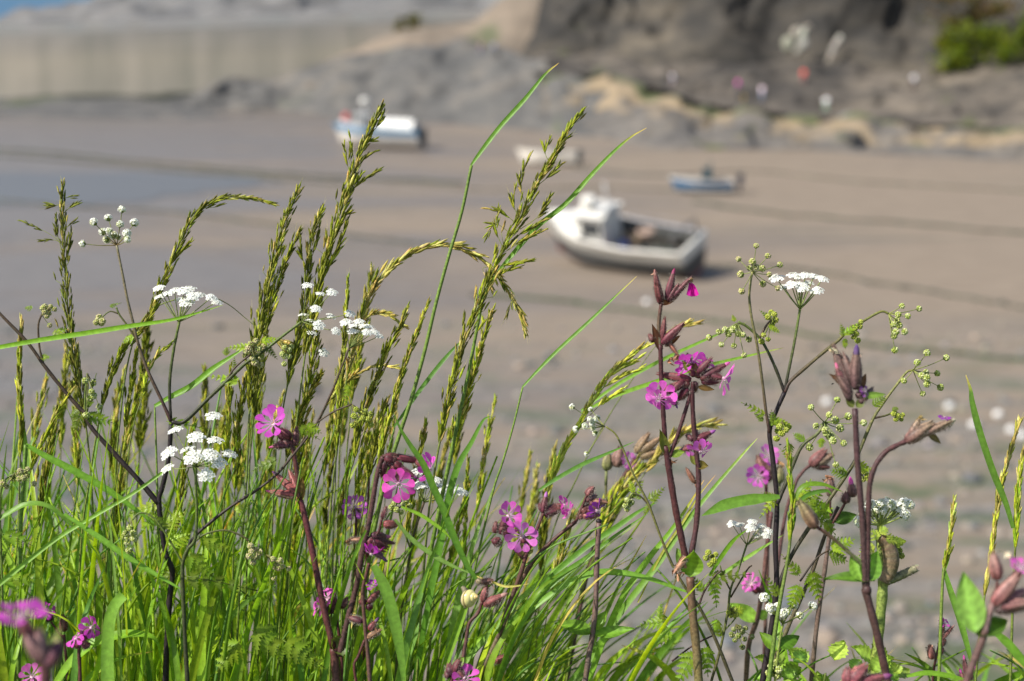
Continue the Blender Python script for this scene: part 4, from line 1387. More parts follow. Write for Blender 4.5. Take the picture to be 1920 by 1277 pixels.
grass('tallest bushy grass head, its loose tip in front of the blue and white boat', [(714, 205), (701, 230), (686, 262), (669, 302), (656, 342), (641, 384), (627, 432), (612, 482), (601, 524), (590, 570), (580, 620), (570, 680), (560, 760), (550, 840), (540, 920), (530, 1000), (520, 1290)], 1.14, 660, 38, 330, 21, OLIVE, 2.6,
      branches=[([(668, 330), (662, 290), (656, 255)], 7, .5), ([(662, 350), (652, 310), (646, 275)], 5, .5), ([(662, 330), (680, 300), (700, 285)], 10, .3), ([(690, 256), (705, 240), (718, 218)], 6, .4), ([(672, 290), (684, 270), (698, 264)], 6, .3), ([(648, 370), (672, 345), (704, 322)], 16, .3), ([(640, 395), (662, 352), (676, 328)], 18, .2), ([(622, 450), (642, 410), (654, 400)], 16, .2), ([(604, 520), (632, 470), (652, 410)], 34, .1)], spread=.25, loose=.08, dd=0)
grass('loose open grass head at the left side of the tallest one', [(602, 398), (588, 430), (580, 470), (577, 520), (570, 570), (560, 630), (546, 690), (530, 770), (515, 880), (500, 1290)], 1.18, 720, 24, 190, 21, OLIVE, 2.3,
      branches=[([(580, 510), (566, 480), (564, 445)], 12, .3), ([(578, 500), (592, 460), (598, 425)], 12, .3)], loose=.2)
grass('arching grass head with pale drooping tip crossing the tall bent blade', [(984, 618), (968, 572), (948, 538), (922, 503), (892, 478), (852, 462), (812, 461), (772, 474), (736, 500), (706, 532), (686, 566), (672, 612), (656, 682), (641, 762), (631, 852), (620, 952), (600, 1290)], 1.14, 700, 16, 230, 24, OLIVE[:1] + TAN + PINKT[:2], 2.3,
      branches=[([(920, 500), (905, 505), (922, 540)], 6, .4), ([(950, 540), (958, 560), (952, 590)], 5, .4), ([(962, 560), (975, 580), (984, 606)], 7, .3)], spread=.25, awn=.5, dd=0)
grass('tall open grass head in front of the small white dinghy, dense lower down', [(1089, 212), (1064, 246), (1042, 288), (1015, 330), (990, 376), (970, 420), (948, 456), (926, 502), (906, 552), (886, 602), (866, 652), (851, 710), (838, 764), (826, 822), (815, 884), (800, 1000), (780, 1290)], 1.13, 830, 33, 400, 21, OLIVE + TAN[1:2] + YELG[:1], 2.6,
      branches=[([(1030, 305), (1022, 285), (1030, 265)], 7, .4), ([(1034, 296), (1050, 270), (1064, 258)], 9, .3), ([(1008, 345), (1022, 325), (1036, 300)], 9, .4), ([(985, 385), (975, 340), (994, 290)], 16, .2), ([(1005, 350), (1030, 330), (1046, 313)], 10, .4), ([(975, 415), (962, 380), (968, 350)], 12, .3), ([(968, 420), (945, 400), (922, 392)], 9, .3), ([(960, 440), (930, 420), (914, 440)], 6, .5), ([(975, 430), (1010, 405), (1030, 371)], 14, .4), ([(945, 470), (930, 430), (935, 390)], 14, .3), ([(950, 470), (985, 448), (1020, 432)], 18, .2), ([(960, 450), (990, 430), (1020, 412)], 16, .2), ([(930, 500), (962, 495), (995, 488)], 18, .2), ([(920, 530), (945, 510), (975, 500)], 12, .3)], spread=.25, loose=.12, dd=0)
grass('slim green grass spike leaning right, nearest the tall bent blade', [(801, 572), (786, 612), (771, 652), (757, 692), (746, 724), (736, 764), (723, 804), (712, 856), (702, 906), (690, 966), (672, 1100), (660, 1290)], 1.13, 880, 17, 200, 21, YELG + OLIVE[:1], 2.6, spread=.14, loose=0, awn=.1, dd=0)
grass('dark slim grass spike just left of the slim green one', [(758, 588), (746, 622), (727, 654), (713, 694), (702, 722), (690, 752), (676, 800), (664, 860), (650, 940), (636, 1290)], 1.15, 850, 22, 200, 22, OLIVE, 2.4, spread=.18)
grass('straight narrow grass spike rising between the two small white umbels', [(652, 528), (649, 580), (646, 640), (641, 700), (636, 760), (632, 820), (628, 910), (625, 1000), (618, 1290)], 1.14, 840, 17, 170, 20, YELG + OLIVE, 2.3, spread=.14, loose=.02)
grass('dull soft grass spike behind the arching head, right of the small umbels', [(697, 508), (690, 552), (682, 592), (674, 652), (662, 724), (655, 800), (648, 900), (640, 1290)], 1.28, 760, 17, 120, 22, OLIVE + YELG, 2.3)
grass('small pale grass tip curving right behind the lower white umbel', [(756, 610), (736, 594), (714, 587), (694, 590), (676, 612), (664, 650), (650, 720), (636, 860), (626, 1290)], 1.22, 660, 12, 70, 20, TAN, 1.8, loose=.05)
grass('short pale arched grass head below the small white umbels', [(742, 689), (716, 686), (690, 690), (664, 704), (640, 724), (616, 756), (596, 800), (580, 880), (566, 1290)], 1.2, 760, 10, 60, 20, TAN, 1.8, loose=0)
grass('thin twisted grass spike nearest the left edge of the view', [(40, 612), (37, 680), (37, 740), (41, 800), (38, 860), (34, 1000), (28, 1290)], 1.13, 860, 15, 120, 24, YELG + OLIVE[:2], 2.6, spread=.1, loose=0, leaves=[([(36, 980), (50, 900), (46, 820), (40, 780)], 6)])
grass('brownish grass spike leaning right, second from the left edge', [(136, 722), (112, 770), (100, 812), (90, 852), (80, 912), (74, 980), (68, 1080), (60, 1290)], 1.2, 1000, 19, 160, 22, OLIVE + TAN[3:4], 2.4, spread=.14)
grass('thin green grass spike crossing the brownish one', [(128, 742), (104, 780), (84, 820), (62, 870), (48, 920), (40, 990), (30, 1290)], 1.12, 880, 11, 80, 24, YELG, 2.4, spread=.1, loose=0)
grass('thick dark blurred grass spike under the flat white umbel', [(276, 612), (270, 690), (267, 750), (263, 820), (259, 900), (256, 980), (250, 1290)], 1.36, 840, 24, 190, 22, OLIVE, 3)
grass('narrow green spike curving right beside the thick dark blurred one', [(257, 656), (250, 700), (239, 766), (231, 824), (222, 880), (214, 930), (200, 1050), (186, 1290)], 1.17, 800, 12, 100, 20, YELG + OLIVE[:1], 2.2, spread=.12)
grass('little side spike leaning out right from behind the dark joint of the umbel stem', [(319, 645), (298, 664), (280, 690), (268, 740), (250, 800), (238, 900), (226, 1290)], 1.16, 740, 9, 50, 18, YELG, 1.8)
grass('bright thin grass spike left of the magenta flower in the tussock', [(432, 694), (430, 750), (428, 800), (424, 860), (420, 940), (410, 1290)], 1.15, 880, 15, 130, 20, YELG, 2.3, spread=.12)
grass('yellow green grass spike directly above the magenta flower', [(470, 690), (456, 730), (446, 800), (442, 850), (440, 920), (432, 1290)], 1.2, 900, 22, 190, 20, YELG + OLIVE, 2.4)
grass('broad yellow green grass spike behind the crimson star of buds', [(596, 610), (586, 680), (576, 740), (566, 800), (556, 880), (546, 960), (530, 1290)], 1.22, 900, 26, 220, 20, YELG + OLIVE, 2.6)
grass('leaning grass spike below the small white umbels, flecked with brown', [(600, 705), (580, 740), (556, 790), (540, 850), (520, 930), (500, 1020), (480, 1290)], 1.17, 860, 22, 160, 20, OLIVE + TAN[3:4], 2.4)
grass('green grass spike passing behind the arched crimson flower stem', [(722, 760), (708, 810), (698, 860), (690, 900), (680, 960), (664, 1060), (650, 1290)], 1.16, 900, 18, 160, 22, YELG + OLIVE[:2], 2.5, spread=.14)
grass('green grass spike half hidden behind the dense open grass head', [(920, 590), (904, 642), (888, 700), (872, 756), (856, 816), (842, 880), (826, 960), (800, 1290)], 1.17, 850, 20, 160, 22, YELG, 3.2)
grass('yellow green grass head bending right towards the campion with two tiers of flowers', [(1226, 641), (1192, 660), (1162, 684), (1134, 714), (1110, 752), (1086, 796), (1060, 838), (1040, 886), (1020, 936), (1002, 986), (985, 1036), (960, 1120), (930, 1290)], 1.19, 930, 13, 190, 24, [(.36, .36, .07), (.30, .31, .05), (.40, .36, .12)], 2.3, spread=.14,
      branches=[([(1110, 756), (1140, 720), (1200, 690)], 16, .3), ([(1096, 790), (1130, 755), (1168, 730)], 14, .4), ([(1120, 730), (1150, 700), (1196, 672)], 14, .3)], awn=.3, dd=0)
grass('pale blurred grass tip showing behind the upper buds of the tall campion', [(1306, 606), (1280, 612), (1256, 624), (1220, 660), (1180, 720), (1130, 800), (1080, 900), (1030, 1020), (980, 1290)], 1.3, 640, 9, 34, 24, TAN, 1.9, loose=0)
grass('pale blurred grass tip pointing right under the tall campion flowers', [(1336, 796), (1300, 802), (1268, 818), (1240, 850), (1200, 900), (1150, 980), (1100, 1080), (1050, 1290)], 1.34, 880, 16, 60, 26, TAN, 1.9)
grass('yellowish plume of blurred grass behind the drooping buds in the middle', [(1216, 870), (1190, 890), (1166, 920), (1140, 966), (1118, 1020), (1090, 1100), (1060, 1290)], 1.34, 1010, 30, 140, 28, YELG + TAN[:2], 2.2)
grass('tan dry grass spike leaning at the right side of the view', [(1909, 798), (1896, 842), (1882, 892), (1871, 942), (1863, 1002), (1856, 1062), (1847, 1112), (1838, 1180), (1828, 1290)], 1.16, 1120, 14, 170, 24, TAN + YELG[2:], 2.4, spread=.12, loose=0)
grass('bright green grass spike nearest the right edge, a long blade at its foot', [(1916, 858), (1909, 922), (1905, 1002), (1900, 1102), (1894, 1290)], 1.13, 1020, 14, 130, 24, YELG[:2] + GREEN[:1], 3.6, spread=.1, loose=0, leaves=[([(1900, 990), (1886, 942), (1862, 882), (1838, 810), (1824, 756), (1820, 730), (1811, 703)], 6.5, dict(col=(.055, .115, .03), tip=(.40, .32, .16), turn=.3, fold=.4))], dd=0)
grass('slender green grass spike with one folded blade, standing alone on the right', [(1789, 944), (1784, 990), (1776, 1040), (1770, 1066), (1766, 1120), (1760, 1290)], 1.15, 1070, 10, 90, 24, YELG + [(.40, .40, .18)], 4.2, spread=.1, loose=0, leaves=[([(1769, 1066), (1782, 1110), (1800, 1165), (1818, 1230), (1832, 1290)], 6.5, dict(col=(.10, .20, .05))), ([(1768, 1075), (1774, 1058), (1782, 1040)], 4)], dd=0, col=(.15, .25, .03))
grass('thick smooth green grass stem with a young sheathed head, beside the dark umbel stem', [(1478, 842), (1482, 900), (1486, 950), (1483, 1000), (1475, 1060), (1464, 1120), (1454, 1180), (1440, 1290)], 1.1, 1010, 14, 110, 24, YELG[:2] + GREEN[:2], 5.4, spread=.12, loose=0, col=(.11, .20, .025), dd=0, leaves=[([(1486, 950), (1504, 914), (1540, 908), (1580, 922)], 5), ([(1484, 960), (1510, 930), (1548, 920), (1560, 928)], 4)])
# slender spikes deep in the tussock that nothing tells apart
for i in range(46):
    x = 20 + 640 * rnd() if rnd() < .62 else uni(640, 1040)
    d = uni(1.2, 1.5)
    top = lerp(640, 860, rnd()) + max(0, x - 600) * .35
    lean = uni(-10, 75) + max(0, x - 700) * .12
    grass('slender green and brown grass spike in the thick of the tussock', [(x + lean, top), (x + lean * .62, top + 110), (x + lean * .35, top + 230), (x + lean * .1, top + 380), (x, 1290)], d, top + uni(130, 250), uni(9, 20), int(uni(60, 120)), 21,
          random.choice([OLIVE, YELG, OLIVE + YELG, YELG + TAN[:1]]), uni(1.8, 2.6), spread=.14, group='slender grass spikes in the tussock')

# ================================================================== SINGLE LONG BLADES
lone_blade('tall green blade bent sharply at a joint, reaching highest against the grey outcrop', [(884, 310), (902, 285), (940, 236), (985, 186), (1022, 140), (1048, 118)], 4.6, 1.13, stalk=[(700, 1000), (722, 900), (750, 812), (772, 745), (797, 655), (818, 566), (842, 478), (866, 396), (884, 310)], r=4.6, col=(.07, .15, .03), tip=(.42, .28, .14), turn=.35, fold=.5)
lone_blade('long blade slanting up in front of the bow of the heeled boat', [(905, 560), (936, 510), (975, 462), (1012, 422), (1062, 382), (1110, 328), (1150, 286), (1182, 258), (1212, 240)], 5.0, 1.14, stalk=[(812, 1010), (850, 830), (880, 690), (905, 560)], r=4.6, col=(.075, .16, .025), tip=(.42, .30, .14), turn=.4, fold=.5)
lone_blade('thin straight blade slanting up below the heeled boat', [(980, 726), (1012, 692), (1050, 654), (1100, 608), (1150, 560), (1194, 518)], 3.6, 1.15, stalk=[(880, 1110), (922, 930), (942, 868), (962, 800), (980, 726)], r=2.6, col=(.075, .16, .035), tip=(.36, .28, .13), turn=.4, fold=.5)
lone_blade('dark blade rising right to meet the dense open grass head', [(740, 800), (782, 740), (820, 690), (850, 655), (876, 630)], 4.2, 1.16, stalk=[(700, 1000), (720, 880), (740, 800)], r=2.4, col=(.05, .12, .03), turn=.3)
lone_blade('long level blade that comes in from the left edge under the flat white umbel', [(-40, 660), (0, 651), (80, 637), (160, 625), (240, 612), (320, 600), (380, 584), (418, 572)], 4.8, 1.11, root=False, col=(.12, .24, .03), turn=.1, fold=.5, prof=lambda f: min(1, .7 + f) * min(1, (1 - f) * 2 + .05), tip=(.20, .30, .06))
lone_blade('green blade rising right from a bend beside the dark umbel joint', [(290, 762), (322, 744), (360, 724), (400, 692), (436, 668), (460, 652)], 6, 1.13, stalk=[(296, 1000), (294, 880), (290, 762)], r=2.6, col=(.085, .18, .025), turn=.4, fold=.5)
lone_blade('long green stem laid slanting across the lower left of the tussock', [(-30, 1120), (40, 1062), (110, 1008), (180, 966), (250, 925), (305, 886)], 4.8, 1.09, root=False, col=(.12, .22, .06), turn=.2, fold=.7, prof=lambda f: 1 - .4 * f)
lone_blade('blade bent over sideways from a joint at the far left', [(48, 834), (90, 858), (140, 884), (200, 918), (260, 960), (300, 990)], 6.6, 1.11, stalk=[(34, 1290), (38, 1000), (46, 880), (48, 834)], r=5, col=(.085, .18, .03), turn=.2, fold=.45)
lone_blade('pale blade crossing down to the right over the lower left grass', [(120, 964), (180, 1004), (240, 1046), (300, 1082), (352, 1112)], 5.6, 1.08, root=False, col=(.11, .22, .05), turn=.3)
lone_blade('blade arching over and back down at the left edge', [(-30, 992), (10, 966), (50, 946), (90, 950), (130, 982), (170, 1024), (190, 1050)], 6, 1.1, root=False, col=(.10, .19, .05), turn=.5, twist=.6)
lone_blade('pale green blade folded over near the lower left flowers', [(203, 1290), (202, 1230), (205, 1172), (214, 1138), (232, 1116)], 13, 1.08, root=False, col=(.13, .24, .06), turn=.2, prof=lambda f: .95 - .2 * f)
lone_blade('broad blade rising in an arc and bending right at the lower left', [(100, 1290), (130, 1246), (170, 1210), (215, 1194), (260, 1190), (292, 1202), (304, 1250)], 11, 1.1, root=False, col=(.12, .23, .03), turn=.5, twist=.5)
lone_blade('dark green blade slanting down across the arched crimson flower', [(738, 775), (752, 806), (772, 838), (794, 870), (814, 916), (832, 956), (852, 1008), (874, 1056), (893, 1086)][::-1], 6.8, 1.08, root=False, col=(.055, .125, .025), turn=.15, fold=.4)
lone_blade('dark blade rising right behind the snail with its tip above the white umbel', [(800, 1150), (826, 1020), (842, 930), (860, 872), (884, 830), (905, 790), (920, 780)], 6.4, 1.12, col=(.06, .14, .025), turn=.2)
lone_blade('short wide blade pointing left beneath the tall campion', [(1462, 931), (1430, 934), (1396, 938), (1360, 946), (1334, 958), (1316, 967)], 10.5, 1.09, root=False, col=(.10, .20, .05), turn=.15, fold=.2, prof=lambda f: min(1, .35 + 2.2 * f) * min(1, (1 - f) * 2.6 + .05))
lone_blade('long straight blade slanting steeply behind the tall campion', [(1060, 1290), (1106, 1236), (1166, 1146), (1226, 1068), (1280, 990), (1326, 930), (1390, 855), (1420, 822)], 6.2, 1.2, col=(.085, .17, .035), tip=(.22, .28, .10), turn=.25)
lone_blade('straight mid green blade parallel to the longest slanting one', [(1100, 1290), (1132, 1200), (1172, 1112), (1216, 1048), (1256, 998), (1292, 946), (1320, 900)], 6, 1.16, col=(.10, .20, .03), turn=.2, tip=(.40, .24, .10))
lone_blade('blade bending over to the right just below the middle pink flower', [(960, 1180), (1010, 1132), (1060, 1098), (1110, 1076), (1160, 1074), (1220, 1086), (1270, 1104), (1310, 1116)], 6.6, 1.12, root=False, col=(.105, .21, .05), turn=.35)
lone_blade('deep green blade rising right under the middle clusters of buds', [(980, 1140), (1040, 1076), (1100, 1026), (1160, 986), (1200, 958), (1232, 942)], 5.4, 1.15, root=False, col=(.06, .14, .025), turn=.2)
lone_blade('second deep green blade crossing the level seed spike in the middle', [(900, 1290), (960, 1170), (1040, 1090), (1100, 1046), (1160, 1000), (1216, 962)], 6, 1.14, col=(.07, .155, .03), turn=.2)
lone_blade('blade rising to the right from the grass towards the pale drooping buds', [(1010, 920), (1040, 900), (1090, 872), (1140, 850), (1190, 828)], 4, 1.16, root=False, col=(.06, .14, .035), turn=.2)
lone_blade('long pale blade fanning out low to the right of the snail', [(830, 1290), (900, 1210), (970, 1130), (1040, 1070), (1120, 1010), (1180, 966)], 5.4, 1.18, col=(.12, .22, .06), turn=.3)
lone_blade('wide hanging blade right of the crimson stem with open buds', [(700, 1060), (714, 1086), (730, 1126), (744, 1186), (754, 1250), (760, 1310)], 11, 1.07, root=False, col=(.115, .22, .055), turn=.15, fold=.2)
lone_blade('thin dry tan blade tip curling right above the snail', [(892, 1080), (920, 1090), (946, 1099), (972, 1098), (992, 1094)], 2.4, 1.09, root=False, col=(.50, .44, .24), tip=(.55, .42, .24))
lone_blade('grey green blade running down right from the crimson cluster', [(740, 974), (770, 1010), (810, 1040), (850, 1062), (890, 1078)], 5, 1.1, root=False, col=(.12, .20, .08), turn=.4)
lone_blade('bent green blade in the thicket left of the pair of pink flowers', [(752, 950), (790, 966), (830, 994), (846, 1012)], 3.5, 1.1, root=False, col=(.14, .25, .04))
lone_blade('green blade bending over at the far right edge of the bottom', [(1700, 1268), (1740, 1262), (1790, 1270), (1840, 1284)], 5, 1.13, root=False, col=(.10, .20, .03))
lone_blade('green blade passing low behind the blurred campion on the right', [(1930, 1256), (1912, 1232), (1890, 1206), (1866, 1186), (1846, 1178)], 8, 1.0, root=False, col=(.09, .19, .04))
lone_blade('faint blade slanting across behind the tall campion towards the yellow buds', [(1090, 770), (1160, 720), (1240, 676), (1330, 634), (1400, 604)], 3.6, 1.24, root=False, col=(.10, .20, .035), tip=(.24, .28, .1), turn=.3)
lone_blade('faint lower blade running right under the first flower tier of the tall campion', [(1090, 775), (1150, 744), (1230, 716), (1310, 690), (1400, 668), (1470, 652)], 4.2, 1.26, root=False, col=(.11, .21, .04), tip=(.24, .28, .1), turn=.3)
lone_blade('thick round green stem that the snail sits on', [(872, 1130), (868, 1150), (852, 1196), (834, 1250), (822, 1300)][::-1], 6.5, 1.09, col=(.11, .20, .03), fold=.9, prof=lambda f: 1.0)
lone_blade('orange tipped blade crossing behind the tall campion stems', [(1196, 1130), (1240, 1040), (1280, 980), (1310, 930), (1342, 890)], 2.4, 1.2, root=False, col=(.20, .20, .05), tip=(.42, .22, .08))
lone_blade('thin blade rising right to the lower white umbel', [(1330, 1080), (1352, 1044), (1376, 1012), (1402, 992)], 4.4, 1.13, root=False, col=(.11, .22, .03))
lone_blade('green blade slanting up behind the two leaved campion stem', [(1320, 1100), (1400, 1046), (1470, 1002)], 3.6, 1.2, root=False, col=(.12, .22, .05))

# ---- the mass of grass leaves in the tussock, past counting
TR = [3]
def tuft(n, seed):
    random.seed(seed)
    mb = MB()
    cnt = 0
    while cnt < n:
        x = uni(-80, 1960) if cnt < n * .8 else random.choice((uni(-620, -60), uni(1950, 2600)))
        dens = 1.0 if x < 560 else (.74 if x < 800 else (.50 if x < 1060 else (.24 if x < 1240 else (.07 if x < 1950 else .9))))
        if rnd() > dens: continue
        cnt += 1
        d = min(1.8, max(1.10, gau(1.32, .15)))
        ytop = 860 + max(0, x - 560) * .33 + abs(gau(0, 1)) * 160 + uni(-120, 60)
        if x < 500: ytop += uni(-90, 30)
        ytop = min(ytop, 1230)
        hgt = 1330 - ytop
        lean = gau(20 + max(0, min(x, 1150) - 620) * .32, 46) * hgt / 420
        if x > 1240: lean = gau(0, 40)
        x0 = x - lean * .3
        p = W(x0, 1310, d)
        k = d / FPX
        sag = uni(0, .35) if rnd() < .7 else uni(.35, 1.0)
        pts = [p]
        for q in (.35, .7, 1.0):
            yy = 1310 - hgt * (q - sag * .33 * q ** 3)
            pts.append(W(x0 + lean * (q + .35 * q * q) + (sag * 130 * q * q if lean > 0 else -sag * 130 * q * q), yy, d + gau(0, .03) * q))
        P = rooted(smooth_path(pts, 4), 3)
        c = jit(random.choice(GREEN + GREEN + BLUEG + [(.15, .25, .03), (.18, .26, .035)]), .2)
        tip = (.30, .22, .09) if rnd() < .14 else None
        if rnd() < .03: c = jit((.34, .27, .12), .2)
        TR[0] = uni(2.6, 4.6)
        if rnd() < .40:
            tube(mb, P, lambda f: TR[0] * k * (1 - .6 * f), c, 5)
        else:
            blade(mb, P, uni(2.8, 8.2) * k, c, tip, .35, uni(-1.2, 1.2), None, uni(-1, 1))
    return mb
tag(tuft(880, 3).build('grass', M_LEAF), 'dense mass of green grass leaves along the cliff edge', None, kind='stuff')
# ================================================================== UMBELLIFERS
random.seed(21)
DK, DKR, GRS, BRN = (.022, .015, .017), (.050, .024, .022), (.11, .15, .03), (.075, .05, .028)
UM = 'wild umbel plants among the grass'
def plant(name, label, cat, x, y, d, group):
    p = W(x, y, d); return thing(name, label, cat, Vector((p.x, p.y, bank_z(p.x, p.y))), group)

# P1+P2+P3: the dark branching stem on the left
t = plant('umbel_plant', 'dark stemmed plant with a flat white umbel and a taller knobbly budding umbel', 'wild flower', 310, 1280, 1.12, UM)
stem(t, [(310, 1290), (313, 1200), (318, 1120), (323, 1072), (309, 1030), (298, 945), (304, 915), (316, 860), (321, 795)], 1.12, 6.2, 4.2, DK, DK, 120, 5, True, speck=1)
stem(t, [(321, 790), (302, 748), (276, 692), (258, 640), (250, 606), (240, 566), (229, 510), (219, 460)], 1.12, 3.4, 2.2, DKR, (.20, .17, .09), 70, 4)
stem(t, [(320, 785), (318, 720), (325, 660), (336, 604)], 1.12, 3.0, 2.6, DK, GRS, 60, 4)
stem(t, [(322, 792), (346, 790), (390, 748), (430, 710), (462, 680), (492, 660), (530, 630), (566, 603)], 1.12, 4, 2.6, DK, GRS, 90, 4)
stem(t, [(424, 716), (440, 690), (470, 664)], 1.12, 2.4, 1.8, BRN, BRN, 20, 4)
stem(t, [(258, 640), (240, 612), (224, 590), (218, 576)], 1.12, 2.0, 1.6, BRN, GRS, 12, 4)
stem(t, [(222, 588), (206, 584), (192, 594)], 1.12, 1.5, 1.2, BRN, GRS)
stem(t, [(298, 945), (262, 902), (216, 852), (172, 802), (160, 775), (148, 764), (112, 722), (82, 684), (50, 640), (0, 588), (-20, 562)], 1.12, 5.2, 2.6, DK, BRN, 110, 4)
stem(t, [(82, 684), (74, 650), (72, 610), (78, 590)], 1.12, 2.0, 1.8, BRN, BRN, 20, 5)
stem(t, [(160, 775), (160, 740), (164, 700)], 1.12, 2.2, 1.8, GRS, GRS, 12, 4)
umbel(t, 219, 460, 1.12, [(229, 393), (203, 409), (176, 417), (252, 418), (225, 421), (193, 435), (205, 433), (213, 441), (238, 438), (221, 444), (239, 449), (200, 449), (155, 457)], 'half', 6.6, 1.4, 1.0, (.16, .10, .05))
umbel(t, 335, 604, 1.12, [(298, 540), (313, 551), (327, 545), (300, 556), (345, 546), (355, 541), (362, 556), (340, 562), (349, 567), (372, 552), (396, 558), (406, 566)], 'open', 11.5, 1.6, .9)
umbel(t, 566, 603, 1.12, [(576, 535), (600, 551), (622, 548), (567, 590), (592, 579), (621, 593), (656, 588), (583, 602), (598, 610), (585, 624), (630, 621), (607, 661)], 'open', 9.5, 1.4, .9)
umbel(t, 194, 594, 1.12, [(184, 600), (190, 606), (180, 605), (186, 595), (192, 602)], 'rosy', 6, 1.0)
umbel(t, 78, 590, 1.12, [(84, 585), (90, 580), (95, 575), (102, 580), (84, 575), (92, 588), (88, 593), (93, 610), (80, 578)], 'rosy', 5, 1.0)
umbel(t, 164, 700, 1.12, [(160, 714), (175, 718), (172, 735), (168, 748), (176, 742), (165, 758), (162, 778), (186, 762)], 'bud', 6.5, 1.2)
umbel(t, 474, 650, 1.12, [(466, 655), (476, 648), (484, 656), (460, 667), (474, 672), (489, 669), (470, 645), (494, 650), (480, 640), (470, 660), (478, 680), (488, 684)], 'rosy', 6.5, 1.2)
umbel(t, 527, 642, 1.12, [(534, 652), (542, 656), (530, 664), (546, 650), (534, 668), (542, 668), (533, 682)], 'bud', 5.6, 1.0)
for a in ((312, 790, 388, 800, 14), (450, 716, 388, 700, 14), (424, 668, 424, 652, 10), (470, 652, 424, 648, 12), (488, 640, 526, 632, 11), (500, 650, 520, 672, 9), (62, 578, 46, 576, 8), (150, 776, 136, 808, 16), (160, 778, 212, 790, 18), (150, 770, 130, 780, 12), (165, 765, 176, 700, 9), (252, 630, 228, 640, 12), (98, 630, 124, 612, 12), (74, 670, 92, 668, 9), (205, 575, 226, 566, 6), (440, 692, 438, 668, 6),
          (300, 945, 240, 960, 18), (302, 950, 258, 1000, 20), (306, 990, 340, 960, 22), (312, 1020, 350, 1000, 24), (330, 1060, 300, 1100, 18)):
    fern(t, a[0], a[1], a[2], a[3], a[4], 1.12, np_=5)
# P5
t = plant('umbel_plant', 'umbel plant with a wide low spray of separate white clusters before the dark stem', 'wild flower', 350, 1280, 1.08, UM)
stem(t, [(352, 1290), (346, 1180), (342, 1080), (344, 1050), (352, 1030), (366, 1010), (369, 960), (367, 920), (368, 876)], 1.08, 4.6, 2.4, DK, GRS, 120, 4, True)
stem(t, [(344, 1050), (362, 1010), (400, 975), (440, 945), (480, 920), (520, 888), (552, 850), (590, 800), (622, 735), (640, 690), (655, 652)], 1.09, 3.4, 1.8, DK, BRN, 60, 4)
stem(t, [(560, 842), (580, 806), (620, 775), (660, 758)], 1.09, 2.0, 1.6, BRN, BRN, 30, 4)
stem(t, [(352, 1030), (380, 1004), (420, 994), (452, 1004), (466, 1014)], 1.08, 2.2, 1.6, GRS, BRN, 20, 4)
stem(t, [(344, 1060), (310, 1000), (285, 968), (262, 962), (248, 975)], 1.08, 2.2, 1.6, GRS, GRS, 20, 4)
umbel(t, 368, 875, 1.08, [(400, 780), (328, 806), (367, 820), (403, 825), (316, 849), (352, 842), (360, 858), (378, 848), (395, 852), (380, 862), (410, 868), (312, 879), (386, 891), (430, 851)], 'open', 13.5, 1.7, .9)
umbel(t, 655, 652, 1.1, [(648, 604), (662, 611), (673, 603), (681, 612), (660, 621), (690, 612), (688, 623), (672, 622), (702, 622), (711, 630)], 'open', 9, 1.4, 1)
umbel(t, 660, 758, 1.09, [(668, 768), (676, 776), (664, 780), (684, 772), (690, 786), (672, 788), (680, 784), (694, 776), (696, 797), (662, 797)], 'lime', 6, 1.1)
umbel(t, 466, 1014, 1.08, [(470, 1024), (478, 1030), (468, 1042), (480, 1044), (474, 1054), (486, 1036), (472, 1034)], 'rosy', 6.5, 1.1)
umbel(t, 500, 1040, 1.08, [(512, 1048), (520, 1056), (526, 1050), (516, 1064), (530, 1062), (522, 1066), (541, 1066), (514, 1084)], 'rosy', 5.6, 1.1)
umbel(t, 246, 976, 1.08, [(244, 990), (236, 1000), (250, 1000), (240, 1008), (252, 1010), (238, 1018), (242, 1032), (232, 1006)], 'bud', 6.5, 1.1)
for a in ((655, 720, 645, 760, 10), (574, 795, 602, 810, 14), (520, 862, 470, 880, 16), (560, 800, 600, 822, 12), (380, 1010, 430, 1030, 20), (352, 1040, 400, 1080, 22), (344, 1080, 480, 1100, 24), (470, 1180, 560, 1240, 34), (452, 1200, 400, 1260, 30), (530, 1200, 610, 1250, 30), (440, 960, 470, 940, 12), (290, 970, 320, 1000, 14)):
    fern(t, a[0], a[1], a[2], a[3], a[4], 1.08, np_=6)
# small left drooping one
t = plant('umbel_plant', 'small umbel plant with cream drooping buds at the left edge', 'wild flower', 10, 1280, 1.1, UM)
stem(t, [(6, 1290), (4, 1100), (0, 960), (4, 910), (14, 896), (28, 888)], 1.1, 2.4, 1.6, GRS, GRS, 30, 4, True)
umbel(t, 28, 888, 1.1, [(38, 884), (46, 886), (44, 896), (52, 880), (36, 898), (24, 896), (64, 907), (50, 892), (6, 906), (12, 912)], 'rosy', 6, 1.1)
for a in ((4, 1000, 60, 1020, 22), (4, 1060, -20, 1010, 18), (6, 1090, 70, 1080, 24)): fern(t, a[0], a[1], a[2], a[3], a[4], 1.1)
# P8
t = plant('umbel_plant', 'umbel plant with a flat white umbel half hidden behind the arched pink flowers', 'wild flower', 770, 1280, 1.18, UM)
stem(t, [(740, 1290), (752, 1150), (770, 1030), (782, 980), (795, 942)], 1.18, 3, 2.2, GRS, BRN, 60, 4, True)
stem(t, [(770, 1030), (752, 980), (748, 952)], 1.18, 2, 1.4, GRS, GRS)
umbel(t, 795, 942, 1.18, [(782, 884), (792, 900), (784, 910), (800, 912), (815, 900), (824, 910), (832, 922), (846, 914), (858, 920), (866, 922), (838, 930), (770, 895)], 'open', 10, 1.4, .9)
umbel(t, 748, 952, 1.18, [(740, 944), (748, 940), (756, 946), (762, 938), (744, 956), (768, 948), (752, 960), (734, 952)], 'bud', 5.6, 1.0)
